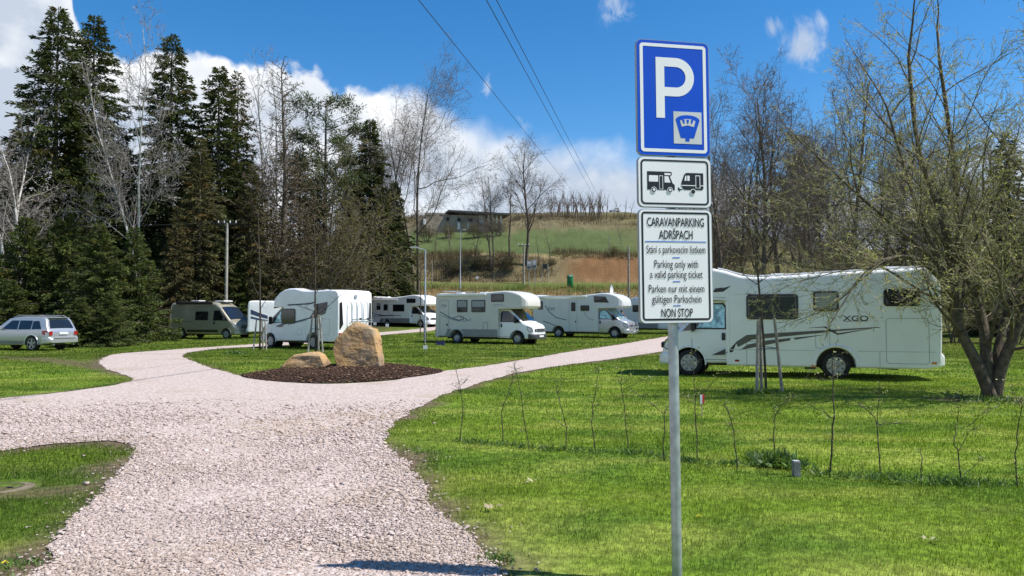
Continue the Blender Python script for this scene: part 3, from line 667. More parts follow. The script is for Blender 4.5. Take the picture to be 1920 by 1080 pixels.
for sd in (1, -1): v.add('wheel_arch', MB().box((2.35, sd * (HWX - .42), .58), (.9, .02, .44)), M_black)
for sd in (1, -1): v.add('wheel_arch_lip', MB().tube([(2.35 + .5 * math.cos(R(t)), sd * (HWX + .002), .345 + .5 * math.sin(R(t))) for t in range(0, 181, 10)], .035, 6), M_xgo)
window(v, W, *pxbox(v, 1399, 552, 1497, 599), 1, .09); window(v, W, *pxbox(v, 1524, 546, 1573, 584), 1, .08, blind=.75); window(v, W, *pxbox(v, 1656, 542, 1726, 574), 1, .08)
for (x0, x1) in ((1.2, 2.0), (3.2, 4.0)): window(v, W, x0, x1, 1.45, 1.95, -1)
cur = v.add('curtain', sidepl(W, rrect(*[(a + b) for a, b in zip(pxbox(v, 1399, 552, 1497, 599), (.07, -.07, .07, -.07))], .03), 1, .020, .0285), mat('curtain_mesh', (.045, .047, .045), .8, var=.25, scale=30))
M_st1 = mat('charcoal_decal', (.045, .04, .035), .5); M_st2 = mat('taupe_decal', (.115, .105, .088), .5)
def decal(px, m, off=.005, nm='stripe'): 
    return v.add(nm, sidepl(W, v.uv(px), v.side, -.002, off), m, None, None)
decal([(1334, 666), (1360, 654), (1360, 665)], M_st1)
decal([(1361, 662), (1380, 642), (1400, 628), (1382, 640), (1374, 660)], M_st1)
decal([(1380, 641), (1400, 628), (1460, 624), (1530, 620), (1648, 613), (1652, 614), (1570, 621), (1500, 628), (1410, 637), (1386, 650), (1383, 650)], M_st2, .006)
decal([(1513, 615), (1548, 612), (1571, 625), (1645, 614), (1570, 628), (1545, 614)], M_st1, .008)
decal([(1386, 657), (1402, 646), (1440, 638), (1551, 627), (1460, 642), (1410, 652)], M_st2, .0065)
decal([(1338, 544), (1352, 541), (1371, 536), (1356, 547), (1338, 548)], M_st1); decal([(1340, 541), (1356, 539), (1350, 543), (1340, 544)], M_st1)
tx = v.uv([(1604, 596)])[0]; tl = abs(v.uv([(1580, 596)])[0][0] - v.uv([(1628, 596)])[0][0])
side_text(v, W, 'XGO', tx[0], tx[1] - .075, tl, .13, 1, M_st1, 0, .012)
decal([(1582, 602.2), (1628, 601.6), (1628, 602.4), (1582, 603)], M_st1, .005, 'lettering_underline')
def hatch(x0, y0, x1, y1, nm='hatch', m=M_seam, r=.08, w=.012):
    a = rrect(*pxbox(v, x0, y0, x1, y1), r); return v.add(nm, sideline(W, a + [a[0]], v.side, w), m)
h = hatch(1661, 597, 1743, 683, 'garage_door'); 
for y in (607, 660): 
    q = v.uv([(1736, y)])[0]; v.add('latch', sidepl(W, rrect(q[0] - .03, q[0] + .03, q[1] - .04, q[1] + .04, .02), 1, .002, .02), M_white, h)
hatch(1529, 624, 1556, 653, 'fridge_vent', M_greyp, .03, .03); hatch(1400, 640, 1428, 686, 'locker_door', M_seam, .03)
q = v.uv([(1486, 638)])[0]; v.add('filler_cap', sidepl(W, rrect(q[0] - .06, q[0] + .06, q[1] - .06, q[1] + .06, .06), 1, 0, .012), M_white)
for x, y, m_ in ((1382, 676, M_red), (1526, 686, M_orange), (1752, 681, M_orange)):
    q = v.uv([(x, y)])[0]; v.add('side_marker', sidepl(W, rrect(q[0] - .06, q[0] + .06, q[1] - .025, q[1] + .025, .025), 1, 0, .015), m_)
v.add('skirt_line', sideline(W, [(.12, .72), (1.85, .72)], 1, .02, .008), M_greyp); v.add('skirt_line', sideline(W, [(2.85, .72), (xcab - .1, .72)], 1, .02, .008), M_greyp)
for x in (1.9, 2.8): v.add('panel_joint', sideline(W, [(x + .9 if x > 2 else x - .55, .72), (x + .9 if x > 2 else x - .55, .32)], 1, .01), M_seam)
v.add('cab_frame', sideline(W, [(xcab - .06, .34), (xcab - .06, 2.02), (xcab + .5, 2.06)], 1, .05, .02), M_xgo)
for sd in (1, -1):
    v.add('tail_light', MB().box((-.012, sd * (HWX - .12), .62), (.05, .14, .24)), M_red, None, 35, .015); v.add('rear_reflector', MB().box((-.01, sd * (HWX - .3), .45), (.03, .16, .05)), M_red)
    v.add('rear_corner_trim', MB().tube([(.03, sd * (HWX - .03), .5), (.0, sd * (HWX - .05), 1.4), (.03, sd * (HWX - .04), 2.45)], .03, 8), M_xgo)
v.add('rear_bumper', shell(MB(), dens([-.08, 0, .3], .08), pl([(-.08, .38), (.3, .30)]), pl([(-.08, .62), (0, .74), (.3, .74)]), lambda x, z: HWX * pl([(-.08, .93), (.02, .99), (.3, 1.003)])(x), .05, 0, 4), M_xgo)
v.add('rear_window', rearpl(rrect(-.5, .5, 1.55, 2.05, .08), -.03, .03), M_glass)
for x, y, dx, dy in ((1.0, .3, .5, .7), (2.9, -.2, .4, .4), (3.7, .4, .4, .4), (.5, -.4, .45, .5)): v.add('roof_hatch', MB().box((x, y, zt(x) + .05), (dx, dy, .09)), M_white, None, 35, .03)
v.add('skylight', MB().box((4.62, 0, 2.70), (.55, 1.1, .05), m=Matrix.Rotation(R(-21), 3, 'Y')), M_glass, None, 35, .02)
for sd in (1, -1): v.add('roof_rail', MB().tube([(x, sd * (HWX - .1), zt(x) + .03) for x in np.linspace(.3, 5.2, 24)], .02, 6), M_white)
v.add('awning_step', MB().box((2.95, .8, .27), (.25, .5, .05)), M_black); v.add('exhaust', MB().tube([(1.4, .7, .3), (.9, .75, .28)], .03, 8), M_black)

# ---- helper for the smaller coachbuilt motorhomes seen from their right or left side
def alcove_prof(L, H_, xa, alcove_front, zlow=1.95, dip=None, back=.12):
    top = [(0, H_ * .5), (.015, H_ - .28), (.06, H_ - .12), (.16, H_ - .05), (back + .2, H_ - .02)] + (dip or [(xa - .4, H_ - .02)]) + [(xa + .2, H_ + .06)]
    n = 8
    for k in range(1, n + 1):
        t = R(90 * k / n); top.append((xa + .2 + (alcove_front - xa - .2) * math.sin(t), zlow + .22 + (H_ + .06 - zlow - .22) * math.cos(t) ** .8 if k < n else zlow + .2))
    return top
def rear_kit(v, hw, H_, m, rack=False, window_=True):
    for sd in (1, -1): v.add('tail_light', MB().box((-.012, sd * (hw - .13), .72), (.05, .14, .3)), M_red, None, 35, .015)
    v.add('rear_bumper', shell(MB(), dens([-.07, 0, .25], .08), pl([(-.07, .40), (.25, .34)]), pl([(-.07, .6), (0, .68), (.25, .68)]), lambda x, z: hw * pl([(-.07, .93), (.02, .99), (.25, 1.004)])(x), .05, 0, 4), m)
    v.add('number_plate', MB().box((-.085, 0, .5), (.012, .52, .11)), mat('plate_white', (.75, .75, .72), .4))
    if window_: v.add('rear_window', rearpl(rrect(-.45, .45, 1.5, 2.0, .08), -.03, .03), M_glass)
# ---- 2 cream alcove motorhome with white bonnet
def alcove_home(label, contact, heading, L, hw, H_, front_over, wb_, side, body_m, cab_m, wins, style, cabw=.96, bump=None, skirt=None, foil=False, awn=None, alc_m=None, alc_win=None, name='motorhome', door=None, wst='steel', dip=None, ws=None, af=.35):
    fa = L - front_over; ra_ = fa - wb_
    v = Veh(name, label, 'motorhome', L, hw, contact, fa if side < 0 else ra_, side, heading, MHG)
    xc = L - 2.05; alf = L - af
    pt = alcove_prof(L, H_, xc + .1, alf, dip=dip)
    pb = [(0, .50), (.06, .42), (.4, .40), (xc - .01, .40), (xc, 1.95), (alf - .35, 1.98), (alf - .08, 2.06), (alf, 2.13)]
    W, zt = coach(v, pt, pb, [ra_], body_m, [(0, .95), (.05, .985), (.14, 1), (xc + .4, 1), (xc + .9, .975), (alf - .3, .93), (alf - .1, .82), (alf, .66)], hw, .10)
    CW, CX = cab(v, xc - .1, L, 2.02, cabw, cab_m, fa, style, foil=foil, bump_m=bump, **(ws or {}))
    underbody(v, .5, L - .5, [ra_, fa], hw)
    for a in (ra_, fa):
        for sd in (1, -1): wheel(v, a, sd, (hw - .06) if a == ra_ else cabw - .02, .34, wst)
    for sd in (1, -1): v.add('wheel_arch', MB().box((ra_, sd * (hw - .42), .58), (.88, .02, .44)), M_black)
    for b in wins: window(v, W, *pxbox(v, *b[:4]), side, .06, blind=b[4] if len(b) > 4 else 0)
    window(v, W, .8, 1.6, 1.4, 1.95, -side); window(v, W, 2.4, 3.2, 1.4, 1.95, -side)
    if skirt: 
        pts = [(.02, .42), (ra_ - .48, .42), (ra_ - .46, .62), (ra_ - .3, .83), (.02, .83)]; v.add('skirt', sidepl(W, pts, side, -.002, .012), skirt, None, None)
        pts = [(ra_ + .48, .42), (xc - .05, .42), (xc - .05, .83), (ra_ + .3, .83), (ra_ + .46, .62)]; v.add('skirt', sidepl(W, pts, side, -.002, .012), skirt, None, None)
        v.add('arch_trim', MB().tube([(ra_ + .47 * math.cos(R(t)), side * (hw + .004), .34 + .47 * math.sin(R(t))) for t in range(5, 176, 10)], .03, 6), skirt)
    if awn:
        (a, za), (b, zb_) = v.uv([(awn[0], awn[2]), (awn[1], awn[2])]); a, b = min(a, b), max(a, b)
        v.add('awning', MB().box(((a + b) / 2, side * (hw + .06), (za + zb_) / 2), (b - a, .12, .13)), M_white, None, 35, .03)
    if door:
        x0, x1, z0, z1 = pxbox(v, *door); q = rrect(x0, x1, max(z0, .44), z1, .05); d = v.add('door', sideline(W, q + [q[0]], side, .014), M_seamd); v.add('handle', sidepl(W, rrect(x1 - .14, x1 - .06, 1.02, 1.14, .02), side, .002, .02), M_black, d)
    rear_kit(v, hw, H_, body_m)
    v.add('roof_hatch', MB().box((2.6, .2, zt(2.6) + .06), (.5, .5, .1)), M_white, None, 35, .03); v.add('roof_hatch', MB().box((1.2, -.2, zt(1.2) + .05), (.42, .42, .09)), M_white, None, 35, .03)
    return v, W, zt, CX
def ground_at(px, py):
    d = ray(px, py); t = 10.0
    for _ in range(4000):
        p = Vector((0, 0, CH)) + d * t
        if p.z <= gz(p.x, p.y): break
        t += .05
    return Vector((p.x, p.y, gz(p.x, p.y)))
def on(px, Y): return at(px, Y)
M_beige = mat('warm_grey_coachwork', (.60, .585, .53), .36, var=.02, scale=2, coat=.2)
v, W, zt, CX = alcove_home('cream alcove motorhome with white bonnet and navy swirl on its side', ground_at(967, 646.5), -28, 6.25, 1.13, 2.92, .95, 3.85, -1, M_beige, M_white,
    [(857, 562.5, 876.5, 585.5, .5), (884, 562.5, 910, 585.5, .5), (921, 551.5, 945, 566)], 'transit', skirt=mat('skirt_grey', (.25, .255, .25), .5), bump=mat('dark_bumper', (.05, .05, .052), .5), awn=(820, 912, 552.5), door=(825, 563, 841, 634), dip=[(1.0, 2.86), (2.2, 2.84), (3.2, 2.90)], ws=dict(dark_a=True))
M_navy = mat('navy_decal', (.035, .05, .11), .5); M_lgrey = mat('light_grey_decal', (.30, .33, .38), .5)
def dline(px, m, w=.03, nm='swirl'): v.add(nm, sideline(W, v.uv(px), v.side, w, .006), m)
def dpoly(px, m, nm='stripe', off=.006): v.add(nm, sidepl(W, v.uv(px), v.side, -.002, off), m, None, None)
dline([(826, 585), (836, 591), (848, 597), (860, 600.5), (870, 598), (868, 594), (863, 595)], M_navy, .05); dline([(828, 592), (842, 597), (856, 601.5), (872, 602), (883, 600), (881, 597)], M_lgrey, .05); dline([(850, 596), (862, 592), (872, 597), (878, 601)], M_navy, .035)
dline([(827, 574), (831, 571), (837, 573), (833, 576), (829, 575)], M_navy, .03, 'logo_mark'); dline([(924, 572.5), (934, 571.5), (943, 572)], M_lgrey, .04)
for b in ((846, 588, 858, 592.5), (846, 613, 858, 617.5), (862, 608, 866, 615), (880, 610, 884, 619)): 
    v.add('vent', sidepl(W, rrect(*pxbox(v, *b), .02), -1, 0, .012), M_greyp)
a = rrect(*pxbox(v, 906, 604.5, 914, 618), .03); v.add('locker_door', sideline(W, a + [a[0]], -1, .02), M_seamd)
v.add('roof_rack', MB().tube([(.25, -.8, 3.02), (1.5, -.8, 3.02)], .02, 6).tube([(.25, .8, 3.02), (1.5, .8, 3.02)], .02, 6).tube([(.3, -.8, 3.02), (.3, .8, 3.02)], .02, 6).tube([(.3, -.8, 3.02), (.3, -.8, 2.8)], .02, 6).tube([(1.4, -.8, 3.02), (1.4, -.8, 2.8)], .02, 6), M_galv)
# ---- 3 pale grey alcove motorhome with silver cab
v, W, zt, CX = alcove_home('pale grey alcove motorhome with silver cab and bull bar behind the cream one', ground_at(1150.5, 634.5), -27, 6.8, 1.13, 2.92, .95, 3.95, -1, M_greyp, M_silver,
    [(993, 565, 1018, 580.5), (1088.5, 572.5, 1105, 583)], 'transit', bump=M_silver, foil='all', awn=(1004, 1100, 556.5), door=(1067, 563, 1082, 623), dip=[(1.0, 2.74), (2.6, 2.72), (3.3, 2.80)], ws=dict(dark_a=True))
x0, x1, z0, z1 = pxbox(v, 1071, 567, 1079, 583.5); window(v, W, x0, x1, z0, z1, -1, .06)
dpoly([(1113.5, 555), (1135, 556), (1141.5, 567.5), (1114, 567)], M_glass, 'alcove_window', .02)
dline([(1022, 573), (1030, 585), (1042, 595), (1062, 600)], M_navy, .05); dline([(1018, 602), (1030, 606), (1042, 611)], M_navy, .05); dline([(1094, 583), (1098, 592), (1106, 599), (1114, 600)], M_lgrey, .05)
q = v.uv([(1034, 581)])[0]; side_text(v, W, 'Charly', q[0], q[1], .55, .22, -1, M_navy, .35)
L = 6.8
bb = MB()
for y in (-.45, .45): bb.tube([(L + .16, y, .35), (L + .2, y, .8), (L + .08, y, 1.05)], .035, 8)
for z in (.5, .72): bb.tube([(L + .0, -.95, z), (L + .19, -.6, z), (L + .21, 0, z), (L + .19, .6, z), (L, .95, z)], .03, 8)
v.add('bull_bar', bb, M_galv)
v.add('roof_vent', MB().box((4.6, 0, 3.0), (.7, .7, .1)), M_black, None, 35, .03)
v.add('entry_step', MB().box((2.6, -1.2, .3), (.6, .3, .05)), M_black)
# ---- 4 white alcove motorhome far left of centre
v, W, zt, CX = alcove_home('distant white alcove motorhome with dark grey skirt behind the tall boulder', ground_at(785.5, 614), -34, 6.9, 1.14, 2.92, .95, 4.0, -1, M_white, M_white,
    [(706.5, 569, 713.5, 581, .3), (719.5, 570.5, 727, 582), (737, 571, 758, 584), (762.5, 560, 779, 568)], 'ducato', skirt=M_vgrey, awn=(681, 746, 563), door=(729, 571, 736.5, 607), dip=[(1.0, 2.80), (2.6, 2.76), (3.6, 2.82)])
dpoly([(682, 575), (688, 577), (700, 588), (720, 591), (745, 590), (720, 593), (697, 590.5), (686, 583)], M_st1); dline([(700, 593), (752, 591.5)], M_vgrey, .06)
# ---- 5 grey-white motorhome half hidden by the sign
v, W, zt, CX = alcove_home('pale motorhome with a roof satellite dish, mostly hidden behind the parking sign', ground_at(1262, 626), -24, 6.6, 1.13, 2.85, .95, 3.9, -1, M_greyp, M_white,
    [(1186, 572, 1200, 585), (1212, 571, 1228, 586)], 'ducato', skirt=M_vgrey, dip=[(1.0, 2.70), (2.6, 2.70), (3.6, 2.78)])
dd = MB(); dd.lathe([(.001, 0), (.18, .02), (.33, .07), (.42, .13), (.43, .125), (.33, .055), (.001, -.015)], 24, 'X', (.55, -.35, 3.35))
d = v.add('satellite_dish', dd, M_white); v.add('dish_mast', MB().tube([(.5, -.35, 2.7), (.5, -.35, 3.3)], .035, 8), M_white, d); v.add('dish_arm', MB().tube([(.52, -.35, 3.0), (1.05, -.35, 3.2)], .02, 6), M_white, d)
# ---- 6 white motorhome with bicycle rack in the middle, seen from behind
def half_home(label, contact, heading, L, hw, H_, fo, wb_, side, m, full=True, at_rear=True):
    fa = L - fo; ra_ = fa - wb_
    v = Veh('motorhome', label, 'motorhome', L, hw, contact, ra_ if at_rear else fa, side, heading, MHG)
    xc = L - 2.1; zc = 2.02
    pt = [(0, H_ * .5), (.015, H_ - .25), (.06, H_ - .1), (.16, H_ - .04), (.5, H_ - .02), (1.9, H_ - .04), (2.4, H_ - .02), (3.0, H_ + .10), (xc - .35, H_ + .10), (xc, H_ + .04), (xc + .35, H_ - .10), (xc + .7, H_ - .30), (xc + .98, H_ - .48), (xc + 1.12, H_ - .60)]
    pb = [(0, .50), (.06, .42), (.4, .38), (xc - .01, .38), (xc, zc), (xc + .8, zc + .02), (xc + 1.12, zc + .2)]
    W, zt = coach(v, pt, pb, [ra_], m, [(0, .95), (.05, .985), (.14, 1), (xc + .3, 1), (xc + .8, .93), (xc + 1.12, .7)], hw, .10)
    cab(v, xc - .1, L, 2.07, .98, m, fa, 'ducato', foil=True)
    underbody(v, .5, L - .5, [ra_, fa], hw)
    for a in (ra_, fa):
        for sd in (1, -1): wheel(v, a, sd, (hw - .06) if a == ra_ else .97, .34, 'cap')
    for sd in (1, -1): v.add('wheel_arch', MB().box((ra_, sd * (hw - .42), .58), (.88, .02, .44)), M_black)
    return v, W, zt
v, W, zt = half_home('white motorhome with an empty bicycle rack on its rear, left of the tall boulder', ground_at(585, 655), 146, 5.9, 1.13, 2.84, .92, 3.25, 1, M_white)
window(v, W, *pxbox(v, 528, 579, 554, 607), 1, .12)
dpoly([(588, 571), (614, 566), (614, 574), (610, 588), (598, 593), (581, 596), (585, 589), (591, 580)], M_glass, 'side_glazing', .02)
dline([(503, 577), (540, 572), (580, 569.5), (590, 567)], M_navy, .07); dline([(496, 616), (530, 608), (560, 602), (582, 596), (596, 594)], M_navy, .06); dline([(496, 618), (540, 608.5), (575, 600)], M_lgrey, .05)
for b in ((557, 617, 566, 628), (603, 598, 618, 628)): 
    a = rrect(*pxbox(v, *b), .04); v.add('locker_door', sideline(W, a + [a[0]], 1, .012), M_seam)
v.add('skylight', MB().box((2.75, 0, 2.9), (.8, 1.2, .05), m=Matrix.Rotation(R(-9), 3, 'Y')), M_glass, None, 35, .02)
v.add('rear_glazing', rearpl([(.98, .95), (1.03, 1.0), (1.02, 2.2), (.88, 2.25), (.80, 1.2)], -.03, .02), M_glass); v.add('rear_glazing', rearpl([(-.98, .95), (-1.03, 1.0), (-1.02, 2.2), (-.94, 2.25), (-.88, 1.2)], -.03, .02), M_glass)
rk = MB()
for y in (-.62, -.22, .12, .45): rk.tube([(-.06, y, 2.25), (-.20, y, 2.2), (-.22, y, 1.35), (-.06, y, 1.2)], .022, 6)
v.add('bicycle_rack', rk, M_galv)
for z in (1.32, 1.42, 1.12): v.add('rack_rail', MB().box((-.36 if z > 1.2 else -.28, -.1, z), (.07, 1.35, .05)), M_galv)
v.add('rack_arm', MB().tube([(-.06, -.2, 1.15), (-.5, -.2, 1.22)], .025, 6).tube([(-.06, .3, 1.15), (-.5, .3, 1.22)], .025, 6), M_galv)
v.add('rack_strap', MB().box((-.38, .05, 1.45), (.05, .12, .08)).box((-.38, -.45, 1.45), (.05, .12, .08)), M_black)
for sd in (1, -1): v.add('tail_light', rearpl([(sd * 1.06, .62), (sd * 1.06, .80), (sd * .55, .76), (sd * .55, .66)], -.03, .03), M_red)
v.add('rear_bumper', shell(MB(), dens([-.1, 0, .2], .08), pl([(-.1, .42), (.2, .36)]), pl([(-.1, .5), (0, .56), (.2, .56)]), lambda x, z: 1.13 * pl([(-.1, .9), (.02, .985), (.2, 1.003)])(x), .04, 0, 4), M_white)
v.add('rear_emblem', rearpl(rrect(-.1, .1, 2.42, 2.6, .09), -.02, .02), M_lgrey)
# ---- 7 white motorhome with blue stripes peeping out behind it
v, W, zt = half_home('white motorhome with navy blue wave stripes, mostly hidden behind the one with the rack', on(519, 52), 12, 6.4, 1.13, 2.50, .92, 3.6, -1, M_white)
dpoly([(470, 580), (484, 586), (502, 592), (502, 598), (486, 594), (470, 589)], M_navy); dpoly([(470, 593), (490, 598), (502, 600), (502, 602), (488, 601), (470, 597)], M_navy)
rear_kit(v, 1.13, 2.68, M_white)

# ---- 8 champagne panel van
def panel_van():
    L, hw, H_ = 5.95, 1.0, 2.52; fo, wb_ = .93, 3.9; fa = L - fo; ra_ = fa - wb_; wr, ra = .34, .43
    v = Veh('camper_van', 'champagne coloured panel camper van parked in front of the dark spruces', 'van', L, hw, ground_at(423, 636), fa, -1, -21)
    u = lambda q: L - 2.15 + q
    prof = [(0, 1.3), (.03, H_ - .35), (.08, H_ - .12), (.2, H_ - .02), (.6, H_), (u(-.3), H_), (u(.2), H_ - .06), (u(.62), H_ - .32), (u(1.46), 1.34), (u(1.52), 1.27), (u(1.86), 1.11), (u(2.03), .94), (u(2.10), .80), (L, .66)]
    zt = pl(prof); zb = arched(pl([(0, .42), (.1, .34), (u(1.9), .32), (L, .36)]), [ra_, fa], wr, ra)
    plan = pl([(0, .95), (.08, .985), (.3, 1), (u(1.2), 1), (u(1.6), .985), (u(1.85), .94), (u(2.02), .86), (u(2.1), .78), (L, .66)])
    wp = pl([(.3, .96), (.6, 1), (1.1, .99), (1.3, .97), (H_, .86)]); W = lambda x, z: hw * plan(x) * wp(z)
    xs = dens([p[0] for p in prof] + [u(1.98), u(2.07)] + arch_xs([ra_, fa], ra), .18)
    v.add('body', shell(MB(), xs, zb, zt, W, .16, .05, 8), M_bronze, None, 40)
    mb = MB(); n, m = 10, 12; x0, x1 = u(1.48), u(.66)
    for i in range(n + 1):
        x = x0 + (x1 - x0) * i / n; z = zt(x); c = W(x, z - .16) - .12
        for k in range(m + 1): t = -1 + 2 * k / m; mb.v.append((x + .012, t * c, z + .05 * (1 - t * t) + .012))
    for i in range(n):
        for k in range(m): a = i * (m + 1) + k; mb.f.append((a, a + 1, a + m + 2, a + m + 1))
    v.add('windscreen', mb, M_glass, None, 60)
    for sd in (1, -1):
        q = [(u(.1), 1.26), (u(1.05), 1.26), (u(.86), 1.62), (u(.62), 1.94), (u(.14), 1.94)]
        w = v.add('side_window', sidepl(W, q, sd, -.002, .012), M_glass); v.add('quarter_light', sidepl(W, [(u(1.10), 1.26), (u(1.36), 1.24), (u(1.0), 1.58)], sd, -.002, .012), M_glass)
        window(v, W, u(-1.45), u(-.35), 1.28, 1.88, sd, .06); window(v, W, .5, 1.3, 1.35, 1.85, sd, .06) if sd > 0 else None
        v.add('door_seam', sideline(W, [(u(.02), 2.05), (u(.02), .42), (u(1.0), .42), (u(1.14), .7), (u(1.16), 1.2)], sd), M_seamd); v.add('sliding_door_seam', sideline(W, [(u(-1.6), .42), (u(-1.6), 2.2), (u(-.04), 2.2), (u(-.04), .42)], sd), M_seamd)
        v.add('door_rail', sideline(W, [(.3, 1.2), (u(-1.6), 1.2)], sd, .03, .01), M_seamd); v.add('sill', sidepl(W, rrect(ra_ + ra + .1, fa - ra - .25, .46, .62, .03), sd, 0, .02), M_black)
        v.add('door_handle', sidepl(W, rrect(u(.16), u(.26), 1.0, 1.18, .03), sd, 0, .03), M_black)
        a = v.add('mirror', MB().box((u(1.12), sd * 1.12, 1.42), (.1, .2, .38)), M_black, None, 35, .03); v.add('mirror_arm', MB().tube([(u(1.12), sd * .9, 1.28), (u(1.12), sd * 1.12, 1.28)], .03, 6), M_black, a)
        v.add('headlight', sidepl(W, [(u(1.74), 1.02), (u(2.0), .95), (u(2.08), .80), (u(1.98), .76), (u(1.82), .84)], sd, -.004, .02), M_lens)
        v.add('tail_light', MB().box((-.0, sd * .9, 1.2), (.06, .12, .7)), M_red, None, 35, .015)
        v.add('roof_rail', MB().tube([(.5, sd * .74, H_ + .05), (u(-.5), sd * .74, H_ + .05)], .03, 6), M_black)
        v.add('arch_trim', MB().tube([(fa + (ra + .01) * math.cos(R(t)), sd * (W(fa, .8) + .004), wr + (ra + .01) * math.sin(R(t))) for t in range(-5, 186, 10)], .02, 6), M_bronze)
        for a in (ra_, fa): wheel(v, a, sd, .97, wr, 'cap'); v.add('wheel_arch', MB().box((a, sd * .68, .55), (.84, .02, .44)), M_black)
    v.add('grille', MB().box((L + .005, 0, .86), (.07, 1.0, .22)), M_black, None, 35, .03)
    for k in range(3): v.add('grille_bar', MB().box((L + .045, 0, .80 + .06 * k), (.012, .92, .018)), M_rim)
    v.add('bumper', shell(MB(), dens([u(1.86), u(2.05), u(2.14), L + .07], .06), pl([(0, .30), (L, .30)]), pl([(0, .6), (u(2.1), .60), (L + .07, .54)]), lambda x, z: hw * pl([(u(1.86), .965), (u(2.02), .92), (u(2.12), .84), (L + .07, .68)])(x), .06, 0, 4), M_bronze)
    v.add('number_plate', MB().box((L + .085, 0, .46), (.012, .52, .11)), mat('plate_white', (.75, .75, .72), .4))
    v.add('awning', MB().box((2.2, -.93, H_ - .06), (3.2, .14, .14)), M_black, None, 35, .03); v.add('roof_hatch', MB().box((1.7, 0, H_ + .09), (.7, .7, .1)), M_white, None, 35, .03); v.add('roof_hatch', MB().box((3.95, 0, H_ + .07), (.8, .9, .1)), M_white, None, 35, .03)
    underbody(v, .5, L - .4, [ra_, fa], hw); return v
panel_van()
